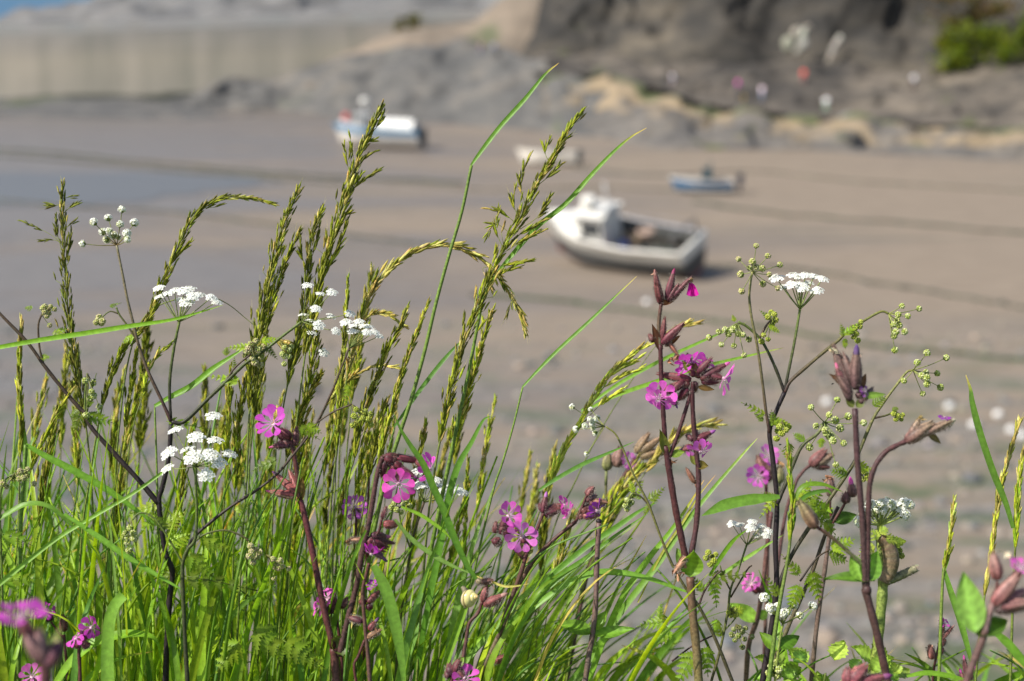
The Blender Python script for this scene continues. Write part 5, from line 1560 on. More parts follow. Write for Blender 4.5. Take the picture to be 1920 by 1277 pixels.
# P9..P11: dark branching stem on the right
t = plant('umbel_plant', 'tall dark stemmed umbel plant on the right, one white umbel and several greenish budding ones', 'wild flower', 1440, 1280, 1.13, UM)
stem(t, [(1428, 1290), (1446, 1180), (1456, 1100), (1454, 1020), (1457, 940), (1449, 860), (1443, 808), (1456, 770), (1471, 736)], 1.13, 6.0, 4.2, DK, DK, 150, 4.5, True)
stem(t, [(1471, 736), (1456, 695), (1440, 660), (1424, 634), (1400, 612), (1384, 604)], 1.13, 3.2, 2.4, DK, GRS, 60, 4)
stem(t, [(1471, 734), (1480, 690), (1490, 640), (1500, 580)], 1.13, 3.0, 2.4, DK, GRS, 60, 4)
stem(t, [(1471, 736), (1482, 715), (1512, 688), (1545, 660), (1570, 640), (1580, 630), (1600, 614), (1636, 592), (1654, 584), (1666, 588)], 1.13, 3.8, 2.2, DKR, (.19, .20, .05), 80, 4)
stem(t, [(1443, 812), (1436, 770), (1430, 720), (1420, 650), (1410, 600), (1405, 560), (1407, 530), (1411, 510)], 1.12, 3.0, 2.2, DKR, (.22, .22, .08), 60, 4)
stem(t, [(1457, 945), (1474, 905), (1496, 850), (1510, 830), (1534, 812), (1546, 790)], 1.12, 4.2, 2.6, DK, (.14, .16, .05), 60, 4)
stem(t, [(1456, 1110), (1482, 1046), (1520, 985), (1560, 930), (1602, 866), (1626, 810), (1640, 780), (1660, 750), (1684, 718), (1700, 698), (1712, 694)], 1.14, 4.4, 2.0, DK, (.22, .22, .06), 80, 4)
stem(t, [(1452, 1240), (1480, 1170), (1520, 1080), (1552, 990), (1572, 950)], 1.15, 4.4, 3.2, (.12, .11, .05), DKR, 50, 4)
stem(t, [(1500, 1090), (1530, 1048), (1556, 1030)], 1.14, 2, 1.4, DK, BRN)
stem(t, [(1640, 784), (1664, 778), (1678, 770)], 1.14, 2.0, 1.6, DKR, GRS)
stem(t, [(1424, 634), (1436, 612), (1446, 600)], 1.13, 2.4, 1.8, BRN, BRN, 12, 4)
umbel(t, 1411, 510, 1.12, [(1418, 461), (1385, 486), (1440, 480), (1462, 497), (1411, 491), (1405, 503), (1418, 501), (1429, 504), (1442, 515), (1389, 514), (1391, 546), (1430, 532), (1458, 540)], 'rosy', 6.2, 1.3, .9, (.20, .22, .06))
umbel(t, 1382, 606, 1.13, [(1330, 633), (1348, 622), (1353, 646), (1366, 626), (1375, 618), (1384, 626), (1393, 628), (1376, 648), (1395, 666), (1404, 636), (1360, 618)], 'bud', 6.4, 1.3, .9, (.22, .26, .06))
umbel(t, 1500, 580, 1.13, [(1456, 522), (1470, 538), (1484, 534), (1496, 520), (1510, 516), (1526, 518), (1542, 523), (1516, 530), (1500, 534), (1526, 548), (1534, 544), (1488, 516), (1504, 540)], 'open', 11.5, 1.8, 1)
umbel(t, 1666, 588, 1.13, [(1691, 574), (1723, 579), (1702, 593), (1682, 600), (1676, 608), (1686, 610), (1696, 622), (1676, 630), (1680, 622), (1678, 656), (1684, 590)], 'bud', 6.2, 1.3, .9, (.26, .28, .07))
umbel(t, 1546, 792, 1.12, [(1521, 764), (1570, 750), (1555, 778), (1530, 799), (1566, 788), (1590, 781), (1619, 793), (1575, 803), (1547, 806), (1556, 818), (1562, 826), (1550, 812), (1582, 831), (1518, 838), (1567, 871)], 'bud', 7, 1.5, .9, (.18, .24, .06))
umbel(t, 1712, 694, 1.14, [(1738, 662), (1774, 671), (1720, 680), (1736, 698), (1728, 704), (1757, 700), (1738, 708), (1763, 726), (1738, 720), (1730, 738), (1695, 714)], 'bud', 6.2, 1.3, .9, (.26, .28, .07))
umbel(t, 1596, 610, 1.13, [(1604, 616), (1612, 612), (1606, 626), (1600, 632), (1614, 604), (1608, 638), (1596, 622)], 'lime', 5.6, 1.2)
umbel(t, 1446, 600, 1.13, [(1452, 590), (1446, 586), (1440, 594), (1454, 600), (1432, 628), (1440, 636), (1428, 640), (1448, 606)], 'lime', 5.4, 1.2)
umbel(t, 1466, 790, 1.12, [(1462, 800), (1472, 796), (1466, 812), (1458, 808), (1474, 806), (1478, 800), (1456, 822)], 'lime', 6, 1.2)
umbel(t, 1678, 770, 1.14, [(1684, 780), (1690, 786), (1680, 786), (1692, 778), (1676, 776)], 'lime', 5, 1.1)
umbel(t, 1616, 885, 1.14, [(1620, 884), (1612, 890), (1626, 892), (1618, 898), (1630, 898), (1614, 878)], 'lime', 6, 1.1)
for a in ((1436, 780, 1394, 752, 12), (1432, 790, 1416, 774, 8), (1448, 790, 1486, 796, 14), (1450, 800, 1448, 770, 12), (1480, 830, 1480, 858, 13), (1510, 828, 1490, 812, 12), (1540, 820, 1540, 840, 10), (1490, 870, 1466, 840, 10), (1636, 762, 1660, 742, 14), (1672, 770, 1684, 764, 8), (1446, 600, 1426, 580, 8), (1440, 610, 1464, 622, 10), (1378, 604, 1374, 590, 6), (1582, 632, 1578, 606, 8), (1584, 634, 1586, 654, 8), (1580, 628, 1612, 604, 10),
          (1500, 950, 1540, 920, 24), (1510, 955, 1560, 950, 26), (1496, 945, 1520, 900, 18), (1530, 960, 1570, 1000, 24), (1457, 930, 1424, 970, 12), (1460, 936, 1430, 922, 10), (1556, 1030, 1600, 1010, 22), (1552, 1035, 1590, 1050, 20), (1500, 1095, 1480, 1140, 20), (1520, 1070, 1540, 1130, 20), (1500, 1080, 1470, 1040, 14), (1460, 1120, 1440, 1080, 12), (1590, 890, 1560, 880, 16), (1600, 870, 1640, 880, 16)):
    fern(t, a[0], a[1], a[2], a[3], a[4], 1.12, np_=5)
# P13
t = plant('umbel_plant', 'slim umbel plant with an arched stem and small cream buds, left of the tall campion', 'wild flower', 1370, 1280, 1.12, UM)
stem(t, [(1378, 1290), (1342, 1200), (1312, 1140), (1290, 1110), (1262, 1062), (1240, 1010), (1216, 946), (1188, 890), (1168, 842), (1154, 814), (1136, 800)], 1.12, 3.8, 1.6, DK, (.20, .20, .05), 80, 3.5, True)
stem(t, [(1310, 1138), (1320, 1110), (1340, 1080), (1352, 1070)], 1.12, 2.2, 1.6, DKR, BRN)
stem(t, [(1216, 946), (1200, 930), (1186, 926), (1180, 936)], 1.12, 1.8, 1.4, BRN, GRS)
stem(t, [(1260, 1240), (1300, 1210), (1340, 1190)], 1.13, 1.8, 1.6, DKR, DKR)
umbel(t, 1134, 799, 1.12, [(1073, 763), (1108, 768), (1106, 786), (1080, 805), (1097, 799), (1100, 851), (1115, 788), (1120, 784), (1112, 802), (1116, 812), (1110, 795)], 'half', 5.4, 1.2, 1, (.22, .22, .06))
umbel(t, 1180, 936, 1.12, [(1176, 938), (1180, 946), (1172, 948), (1184, 942), (1176, 954), (1186, 930)], 'bud', 5.6, 1.0)
umbel(t, 1330, 1045, 1.12, [(1328, 1036), (1336, 1044), (1342, 1040), (1324, 1046), (1338, 1052), (1332, 1058)], 'lime', 6, 1.1)
for a in ((1188, 925, 1182, 900, 9), (1196, 928, 1206, 900, 6), (1216, 940, 1246, 912, 12), (1220, 944, 1206, 964, 9), (1204, 934, 1180, 926, 7), (1330, 1085, 1410, 1072, 18), (1336, 1080, 1346, 1140, 16), (1320, 1110, 1300, 1080, 12), (1245, 1165, 1195, 1172, 14), (1260, 1180, 1215, 1215, 16), (1305, 1220, 1270, 1280, 26), (1320, 1210, 1330, 1270, 22), (1236, 1160, 1240, 1130, 9), (1345, 1160, 1340, 1190, 14)):
    fern(t, a[0], a[1], a[2], a[3], a[4], 1.12, (.13, .21, .03) if a[3] > 1120 else None, np_=6)
# P14
t = plant('umbel_plant', 'umbel plant with a small flat white umbel beneath the short wide blade', 'wild flower', 1330, 1280, 1.15, UM)
stem(t, [(1330, 1290), (1350, 1220), (1364, 1150), (1370, 1105), (1384, 1070), (1400, 1022)], 1.15, 3.2, 1.8, BRN, GRS, 40, 3.5, True)
stem(t, [(1370, 1108), (1356, 1080), (1350, 1060)], 1.15, 1.6, 1.2, BRN, GRS)
stem(t, [(1370, 1120), (1400, 1070), (1410, 1060)], 1.15, 1.8, 1.4, BRN, BRN)
stem(t, [(1360, 1180), (1378, 1160), (1380, 1148)], 1.15, 1.6, 1.2, GRS, GRS)
umbel(t, 1400, 1022, 1.15, [(1372, 982), (1386, 984), (1410, 978), (1420, 990), (1406, 990), (1430, 1000), (1442, 996), (1418, 1004), (1436, 1004), (1428, 986)], 'open', 8.5, 1.3, .9)
umbel(t, 1380, 1170, 1.17, [(1376, 1180), (1386, 1176), (1392, 1184), (1372, 1190), (1384, 1192), (1398, 1178), (1378, 1200), (1396, 1198), (1410, 1194), (1392, 1213)], 'green', 5.2, 1.1)
umbel(t, 1370, 1140, 1.15, [(1366, 1148), (1374, 1146), (1380, 1152), (1370, 1154), (1378, 1142)], 'lime', 5, 1)
for a in ((1352, 1196, 1340, 1160, 13), (1362, 1150, 1396, 1140, 16), (1240, 1150, 1250, 1190, 12)): fern(t, a[0], a[1], a[2], a[3], a[4], 1.16, np_=6)
# P15
t = plant('umbel_plant', 'low umbel plant with round cream buds beside the thick smooth green stem', 'wild flower', 1450, 1280, 1.12, UM)
stem(t, [(1452, 1290), (1458, 1230), (1464, 1190), (1468, 1170)], 1.12, 2.8, 2.0, (.20, .25, .05), (.22, .27, .06), 60, 3.5, True)
umbel(t, 1468, 1170, 1.12, [(1433, 1121), (1487, 1134), (1524, 1136), (1450, 1146), (1468, 1150), (1499, 1154), (1444, 1140), (1476, 1148), (1458, 1136)], 'half', 7.6, 1.8, .9, (.22, .26, .06))
umbel(t, 1452, 1250, 1.12, [(1446, 1250), (1454, 1244), (1460, 1256), (1450, 1262), (1442, 1262), (1458, 1266)], 'bud', 8, 1.2)
broad(t, 1460, 1220, 1424, 1184, 12, 1.12, z1=20); broad(t, 1460, 1214, 1502, 1190, 13, 1.12, (.05, .11, .018), z1=10, bend=.3)

# ---- hogweed with a broken side stalk
t = plant('hogweed_plant', 'stout hairy hogweed stem with a brown sheath, a broken stub and a tight cream umbel', 'wild flower', 1640, 1280, 1.17, UM)
stem(t, [(1633, 1290), (1642, 1240), (1648, 1180), (1654, 1120), (1656, 1085)], 1.17, 10, 9.5, (.17, .23, .03), (.22, .27, .06), 500, 7, True, n=12)
stem(t, [(1654, 1070), (1652, 1040), (1648, 1010), (1650, 985)], 1.17, 8, 5, (.20, .25, .06), (.22, .27, .06), 60, 5, n=10)
mb = MB(); k = 1.17 / FPX
P = path([(1656, 1092), (1668, 1070), (1671, 1045), (1664, 1022), (1650, 1006)], 1.165)
tube(mb, P, [lerp(9, 15, math.sin(math.pi * i / (len(P) - 1))) * k for i in range(len(P))], lambda f: jit(lc((.22, .17, .10), (.13, .085, .05), f), .25), 14); hairs(mb, P, 12 * k, 220, 5 * k)
mb.build('sheath', M_STEM, t)
P, mb = stem(None, [(1660, 1090), (1682, 1082), (1704, 1072), (1717, 1066)], 1.17, 9, 7, (.19, .20, .08), (.26, .23, .14), 160, 6, n=10)
for _ in range(14):
    q = P[-1] + Vector((0, uni(-.5, .5), uni(-.5, .5))) * 11 * k
    mb.add([q + UP * 1.3 * k, q - UP * 1.3 * k, q + RT * uni(3, 9) * k], [(0, 1, 2)], jit((.42, .36, .24), .3))
mb.build('broken_stub', M_STEM, t)
umbel(t, 1650, 985, 1.17, [(1632, 946), (1642, 950), (1652, 944), (1662, 942), (1672, 946), (1682, 950), (1690, 958), (1640, 962), (1656, 956), (1676, 962), (1694, 944), (1704, 946), (1696, 966), (1616, 968), (1612, 978), (1624, 958)], 'half', 9, 2.6, .9, (.30, .36, .08))
umbel(t, 1676, 1020, 1.18, [(1680, 1024), (1686, 1032), (1678, 1032), (1684, 1040), (1690, 1042)], 'lime', 6, 1.2)
for a in ((1650, 1010, 1620, 990, 16), (1640, 1020, 1612, 1040, 18), (1660, 1010, 1690, 1012, 14), (1648, 1000, 1664, 990, 14)): fern(t, a[0], a[1], a[2], a[3], a[4], 1.16, (.22, .29, .08), np_=4)
broad(t, 1660, 1020, 1700, 1014, 12, 1.165, (.17, .23, .06), tooth=.12)

# ---- low nettle-like clump at the bottom right
t = plant('leafy_clump', 'low clump of crinkled toothed leaves at the foot of the hogweed', 'plant', 1540, 1290, 1.17, None)
random.seed(77)
for i in range(34):
    x = uni(1440, 1690); y = uni(1228, 1300)
    a = uni(.3, 2.8); L = uni(26, 52)
    broad(t, x, y + 8, x + L * math.cos(a), y + 8 - L * math.sin(a) * .8, L * .36, 1.17 + uni(-.05, .05), jit((.17, .26, .07), .3), (uni(-.4, .4), uni(.4, 1.2), 1), uni(-20, 40), .35, uni(.1, .4), .14)
stem(t, [(1540, 1330), (1544, 1290), (1548, 1262)], 1.17, 3, 2, GRS, GRS, 0, 4, True)

# ================================================================== CAMPIONS
random.seed(31)
CMP = 'pink campions among the grass'
MR, MR2, CG = (.060, .018, .020), (.088, .030, .026), (.14, .13, .05)
def camp(label, x, d): return plant('campion', label, 'wild flower', x, 1280, d, CMP)
HL = 4.5
# C1
t = camp('tallest campion with dark red stems and two tiers of pink flowers, right of the middle', 1310, 1.12); d = 1.12
stem(t, [(1311, 1290), (1306, 1220), (1299, 1150), (1294, 1082)], d, 9.4, 7.6, (.17, .17, .05), (.13, .07, .045), 220, HL, True, n=10)
stem(t, [(1290, 1075), (1282, 1030), (1268, 962), (1256, 890), (1248, 836)], d, 6.6, 6.0, MR2, MR, 240, HL, n=9)
stem(t, [(1248, 836), (1244, 780), (1240, 705), (1238, 645)], d, 4.9, 4.4, MR, MR, 180, HL, n=8)
stem(t, [(1238, 650), (1235, 610), (1240, 568)], d, 4.0, 3.6, (.12, .11, .06), MR2, 120, HL, n=8)
stem(t, [(1296, 1040), (1306, 980), (1310, 900), (1306, 850), (1301, 800), (1298, 742), (1300, 716)], d, 5.4, 4.2, (.08, .035, .035), MR, 240, HL, n=8)
stem(t, [(1255, 858), (1272, 812), (1290, 755), (1298, 728)], d, 4.0, 3.6, MR, MR, 90, HL)
for a in ((1238, 570, 1229, 516, 8.5), (1240, 566, 1232, 535, 9), (1250, 562, 1262, 514, 8.5), (1252, 566, 1270, 536, 8), (1258, 562, 1292, 524, 7)): bud(t, *a, d, z1=uni(-15, 15), peek=(.5, .25, .2) if a[2] == 1229 else ((.40, .03, .16) if a[2] == 1262 else None), name='calyx')
broad(t, 1240, 572, 1274, 552, 7, d, (.09, .035, .03)); rag(t, 1228, 512, 8, d, (.45, .26, .16)); rag(t, 1294, 524, 8, d, (.4, .27, .15))
for q in range(5):
    mb = MB(); k = d / FPX; o = W(1291, 528, d); P = smooth_path([o, W(1293 + q * 2, 536, d + uni(-3, 3) * k), W(1290 + q * 4.5, 556 - abs(q - 2), d + uni(-8, 8) * k)], 4)
    blade(mb, P, 3.6 * k, jit((.66, .02, .36), .12), None, .4, uni(-.6, .6), lambda f: .35 + f * .75); mb.build('petal', M_PETAL, t)
for a in ((1240, 645, 1278, 610, 10), (1240, 642, 1246, 600, 7), (1242, 640, 1262, 626, 7), (1226, 640, 1218, 628, 8)): bud(t, *a, d, z1=uni(-10, 10), name='calyx')
broad(t, 1240, 660, 1224, 608, 8, d, (.055, .022, .02), z1=-10); broad(t, 1246, 650, 1276, 628, 6, d, (.07, .03, .03))
bud(t, 1254, 642, 1270, 664, 5, d, (.33, .13, .09), name='calyx'); rag(t, 1270, 666, 14, d, (.30, .15, .08)); rag(t, 1256, 674, 12, d, (.24, .11, .06))
for a in ((1296, 712, 1240, 702, 10), (1294, 720, 1262, 722, 9), (1300, 706, 1290, 668, 9), (1308, 700, 1332, 674, 8), (1306, 706, 1322, 692, 9), (1314, 712, 1352, 690, 10), (1316, 716, 1346, 716, 8), (1290, 728, 1274, 748, 10), (1304, 716, 1300, 736, 8), (1284, 714, 1258, 734, 9)): bud(t, *a, d, z1=uni(-15, 25), name='calyx')
bud(t, 1316, 708, 1360, 684, 8, d, peek=PINK, name='calyx')
broad(t, 1296, 700, 1280, 676, 7, d, (.09, .11, .03)); broad(t, 1304, 708, 1304, 680, 8, d, (.08, .05, .03)); broad(t, 1308, 726, 1340, 730, 6, d, (.08, .05, .03))
flower(t, 1296, 682, 27, d, (-.25, .75, -.55), None, (.72, .09, .56), (.84, .34, .70), dz=8)
flower(t, 1284, 690, 20, d, (-.6, .4, .3), None, (.66, .07, .52), (.7, .3, .7), dz=6)
flower(t, 1318, 684, 20, d, (.3, .8, -.2), None, (.76, .13, .58), (.75, .3, .72), dz=10)
flower(t, 1358, 710, 26, d, (.88, -.25, .32), (1330, 702), PINK, PALEP, -.1)
flower(t, 1240, 742, 27, d, (-.45, -.45, .80), (1262, 724), (.80, .12, .62), PALEP, .15)
flower(t, 1234, 748, 20, d, (-.2, -.6, .7), None, (.84, .2, .68), PALEP, .3, dz=-9)
bud(t, 1262, 744, 1268, 760, 5, d, (.07, .03, .12), name='calyx', peek=(.16, .05, .35))
for a in ((1300, 838, 1279, 844, 9), (1306, 826, 1332, 812, 9), (1300, 826, 1288, 816, 7), (1308, 834, 1326, 830, 7), (1304, 830, 1306, 808, 6)): bud(t, *a, d, z1=uni(0, 15), name='calyx', peek=(.45, .1, .5) if a[2] in (1279, 1332) else None)
flower(t, 1314, 848, 22, d, (.15, -.7, .6), (1308, 832), (.80, .15, .66), (.85, .55, .82), .35, cup=-.2)
broad(t, 1304, 872, 1328, 874, 9, d, (.10, .08, .035), cup=.5); broad(t, 1304, 872, 1296, 846, 7, d, (.10, .11, .04))
broad(t, 1250, 852, 1238, 806, 9, d, (.075, .085, .03), z1=-14, cup=.5); broad(t, 1256, 854, 1284, 846, 8, d, (.10, .15, .04))
rag(t, 1258, 862, 18, d, (.13, .065, .03)); bud(t, 1303, 906, 1288, 880, 6, d, (.22, .10, .06), name='calyx', stalk=(1306, 915))
broad(t, 1293, 1078, 1300, 1028, 22, 1.105, (.10, .18, .03), (0, -.2, 1), -12, .45, -.1); broad(t, 1288, 1074, 1270, 1026, 14, 1.13, (.085, .15, .035), (.3, .3, 1), 25)
rag(t, 1282, 1050, 26, 1.10, (.36, .20, .11)); rag(t, 1270, 1076, 22, 1.10, (.34, .18, .10)); bud(t, 1287, 1044, 1266, 1072, 7, 1.10, (.40, .22, .13), name='calyx')
# C2
t = camp('red stemmed campion with a wide open magenta flower above a crimson star of buds', 630, 1.1); d = 1.1
stem(t, [(631, 1290), (629, 1250), (625, 1216)], d, 8.5, 7.5, (.12, .07, .05), MR2, 90, HL, True, n=10)
stem(t, [(625, 1214), (605, 1130), (586, 1034), (570, 962), (563, 938)], d, 6.2, 5.6, MR2, (.13, .035, .04), 240, HL, n=9)
stem(t, [(562, 936), (558, 896), (552, 856), (546, 826)], d, 4.4, 4.2, MR2, MR2, 140, HL, n=8)
flower(t, 512, 794, 27, d, (-.30, .50, .80), (536, 826), (.66, .075, .55), (.72, .3, .72), -.1)
for a in ((546, 828, 516, 836, 10), (545, 822, 528, 806, 11), (548, 834, 512, 838, 6), (554, 836, 556, 804, 8)): bud(t, *a, d, z1=uni(-8, 15), name='calyx', peek=(.70, .1, .4) if a[4] == 6 else None)
broad(t, 546, 826, 522, 802, 8, d, (.14, .06, .06)); 
for a in ((558, 924, 518, 890, 8), (560, 922, 544, 886, 8), (556, 928, 508, 922, 8), (560, 926, 530, 906, 7)): bud(t, *a, d, z1=uni(-10, 20), name='calyx', col=(.24, .06, .06), peek=(.12, .05, .2) if a[2] == 518 else None)
bud(t, 552, 934, 506, 922, 6, d, (.26, .15, .09), name='calyx', peek=(.75, .1, .4), stalk=(562, 944))
broad(t, 564, 938, 566, 895, 8, d, (.09, .055, .035), z1=-12)
broad(t, 626, 1218, 656, 1196, 20, d, (.055, .075, .03), (.2, .2, 1), 0, .5, .2, .1)
# C3
t = camp('campion with a hairy brown stem bowing over right, two bright pink flowers hanging', 640, 1.1); d = 1.1
stem(t, [(636, 1230), (650, 1170), (668, 1100), (680, 1030), (692, 980), (702, 920), (710, 878), (718, 856)], d, 6, 4.2, (.075, .038, .032), (.085, .035, .032), 420, 5, n=9)
stem(t, [(718, 857), (730, 852), (746, 854)], d, 4, 3.4, MR2, MR2, 50, 5)
for a in ((720, 858, 740, 862, 12), (726, 862, 748, 880, 10), (735, 856, 776, 862, 8), (744, 858, 790, 864, 8), (740, 866, 760, 888, 10), (722, 866, 716, 892, 9), (736, 872, 748, 896, 8)): bud(t, *a, d, z1=uni(0, 25), name='calyx', peek=(.7, .15, .4) if a[2] == 776 else None)
bud(t, 750, 878, 776, 893, 7, d, (.09, .02, .05), name='calyx', peek=(.20, .03, .22))
flower(t, 748, 908, 29, d, (-.08, -.35, .92), (742, 880), (.80, .09, .54), (.80, .35, .72), .1)
flower(t, 806, 880, 24, d, (.75, -.25, .35), (780, 864), (.80, .1, .58), (.85, .4, .72), .5, cup=-.1)
broad(t, 684, 1010, 680, 985, 7, d, (.08, .07, .03)); stem(t, [(684, 1016), (708, 1000), (716, 972)], d, 2.8, 2.4, MR2, MR2, 40, 4)
bud(t, 717, 972, 724, 952, 6, d, name='calyx'); bud(t, 719, 982, 744, 984, 10, d, (.22, .06, .06), name='calyx', z1=10)
for a in ((690, 1010, 702, 1022, 12), (696, 1004, 722, 1006, 10), (698, 1014, 724, 1026, 10), (700, 1012, 736, 1018, 7), (690, 1020, 688, 1042, 8)): bud(t, *a, d, z1=uni(5, 25), name='calyx', peek=(.75, .2, .45) if a[2] == 722 else None)
flower(t, 697, 1040, 18, d, (-.1, -.9, .35), (696, 1018), (.50, .03, .48), (.75, .3, .66), .5, cup=-.3)
bud(t, 700, 1030, 718, 1046, 8, d, (.09, .04, .09), name='calyx', peek=(.15, .05, .25)); rag(t, 714, 1030, 14, d)
bud(t, 680, 1012, 656, 1012, 6, d, (.30, .17, .10), name='calyx'); rag(t, 654, 1014, 14, d, (.28, .15, .08))
# C4
t = camp('branched campion of closed crimson buds right of the bowed stem', 690, 1.09); d = 1.09
stem(t, [(694, 1290), (690, 1230), (684, 1170), (680, 1110), (686, 1080), (692, 1056)], d, 4.6, 3.2, (.13, .08, .06), MR2, 200, 4, True)
stem(t, [(684, 1200), (672, 1230), (664, 1250), (672, 1300)], d, 3, 2.5, MR2, MR2, 30, 4)
for a in ((680, 1166, 656, 1158, 8), (690, 1130, 710, 1110, 8), (684, 1128, 676, 1130, 8), (692, 1182, 704, 1166, 8), (690, 1136, 696, 1140, 8)): bud(t, *a, d, z1=uni(0, 20), name='calyx', peek=(.14, .04, .18) if a[2] == 704 else None)
bud(t, 688, 1196, 712, 1182, 7, d, (.26, .15, .08), name='calyx'); rag(t, 706, 1180, 14, d, (.3, .17, .09))
flower(t, 700, 1098, 12, d, (-.3, .7, .3), None, (.45, .05, .5), (.6, .2, .6)); bud(t, 726, 1120, 716, 1100, 5, d, peek=(.5, .08, .5), name='calyx')
t = camp('small campion cluster with two pink petals pressed against the red stem', 616, 1.11); d = 1.11
stem(t, [(642, 1290), (640, 1230), (634, 1180), (630, 1150)], d, 3.4, 2.8, MR2, MR2, 60, 4, True)
for a in ((632, 1140, 622, 1120, 10), (634, 1146, 626, 1130, 9), (640, 1140, 650, 1122, 8), (628, 1146, 616, 1142, 8)): bud(t, *a, d, z1=uni(0, 15), name='calyx')
flower(t, 614, 1122, 18, d, (-.5, .5, .5), (630, 1140), (.80, .12, .58), PALEP); flower(t, 600, 1138, 17, d, (-.85, -.1, .45), (622, 1146), (.80, .12, .58), PALEP)
# C5
t = camp('campion with one round pink flower facing straight out and another half turned above it', 960, 1.1); d = 1.1
stem(t, [(905, 1290), (932, 1200), (958, 1126), (978, 1070), (986, 1042)], d, 5, 4.2, (.13, .10, .06), MR2, 140, 4, True)
stem(t, [(986, 1042), (988, 1020), (980, 1008)], d, 3, 2.6, MR2, MR2, 20, 4)
stem(t, [(982, 1048), (960, 1024), (944, 1000)], d, 3.2, 2.8, MR2, MR2, 40, 4)
stem(t, [(984, 1046), (1000, 1010), (1010, 985), (1020, 960)], d, 3.4, 3.0, MR2, MR2, 60, 4)
flower(t, 978, 1006, 26, d, (.02, .06, 1), (984, 1016), (.84, .20, .66), (.92, .52, .80), 0, .3)
flower(t, 954, 966, 22, d, (.45, .45, .75), (940, 992), (.82, .12, .55), PALEP)
for a in ((936, 996, 956, 980, 9), (938, 1002, 946, 976, 8), (940, 1000, 962, 996, 8), (928, 1000, 930, 980, 7), (924, 1020, 936, 1010, 9), (926, 1022, 940, 1016, 7)): bud(t, *a, d, z1=uni(0, 15), name='calyx', peek=(.7, .2, .5) if a[2] == 962 else None)
for a in ((1018, 962, 1023, 932, 8), (1022, 960, 1044, 946, 7), (1024, 964, 1052, 952, 9), (1022, 966, 1036, 960, 8), (1016, 958, 1012, 945, 6)): bud(t, *a, d, z1=uni(0, 15), name='calyx', peek=(.55, .2, .6) if a[2] == 1023 else None)
flower(t, 1058, 948, 18, d, (.8, .25, .3), (1044, 952), (.70, .06, .50), PALEP, .3); flower(t, 1066, 960, 15, d, (.7, -.5, .3), None, (.78, .12, .56), PALEP, .4)
broad(t, 986, 1046, 972, 1014, 7, d, (.06, .05, .03)); broad(t, 986, 1044, 1000, 1030, 6, d, (.10, .12, .04))
# C6
t = camp('campion leaning right with a packed head of pinkish calyces and one violet petal', 940, 1.12); d = 1.12
stem(t, [(900, 1290), (930, 1210), (962, 1124), (996, 1058), (1036, 1014), (1080, 978)], d, 5, 3.6, (.14, .11, .06), MR2, 120, 4, True)
stem(t, [(1080, 978), (1092, 950), (1100, 928)], d, 3, 2.4, MR2, MR2, 40, 4)
for a in ((1100, 930, 1112, 914, 9), (1098, 938, 1116, 930, 9), (1106, 944, 1134, 942, 8), (1092, 968, 1120, 966, 9), (1090, 962, 1104, 948, 9), (1102, 958, 1122, 950, 8), (1084, 972, 1100, 960, 7)): bud(t, *a, d, z1=uni(0, 20), name='calyx', col=jit((.19, .07, .065), .2))
bud(t, 1112, 940, 1136, 942, 7, d, (.26, .13, .08), name='calyx'); flower(t, 1120, 958, 20, d, (.6, -.4, .6), (1100, 958), (.36, .05, .48), (.6, .25, .65), .4)
# C7
t = camp('bare brown campion stem with a dark broken top and paired leaves low down', 1110, 1.11); d = 1.11
stem(t, [(1096, 1290), (1104, 1230), (1112, 1184), (1117, 1130), (1119, 1060), (1123, 980)], d, 5.4, 5.0, (.13, .10, .07), (.15, .09, .08), 160, 3.5, True)
mb = MB(); ball(mb, W(1123, 977, d), 6 * d / FPX, (.02, .012, .015), .8, 8, 5); mb.build('withered_tip', M_STEM, t)
for a in ((1112, 1190, 1190, 1184, 13, -.1), (1110, 1188, 1046, 1160, 16, .3), (1114, 1182, 1138, 1146, 12, 0), (1108, 1186, 1072, 1180, 10, .1)): broad(t, a[0], a[1], a[2], a[3], a[4], d, jit((.10, .19, .03), .2), (0, .8, .8), uni(-10, 20), .3, a[5])
# C8 behind
t = camp('blurred campion with green seed capsules behind the arched slim stem', 1150, 1.36); d = 1.36
stem(t, [(1060, 1290), (1100, 1080), (1140, 950), (1172, 890), (1190, 860)], d, 5, 3.6, (.13, .09, .07), MR2, 60, 4, True)
for a in ((1192, 850, 1214, 816, 10), (1196, 852, 1234, 824, 10), (1200, 858, 1236, 846, 10), (1190, 844, 1206, 836, 8)): bud(t, *a, d, name='calyx', col=(.22, .16, .09))
bud(t, 1137, 882, 1140, 852, 12, d, green=True, name='seed_capsule', stalk=(1136, 910)); bud(t, 1156, 876, 1162, 842, 14, d, name='calyx', col=(.20, .12, .10)); rag(t, 1132, 856, 12, d, (.45, .25, .1))
flower(t, 1178, 864, 15, d, (.5, .2, .7), None, (.76, .2, .62), PALEP)
stem(t, [(1136, 980), (1136, 930), (1137, 884)], d, 2.5, 2.2, CG, CG)
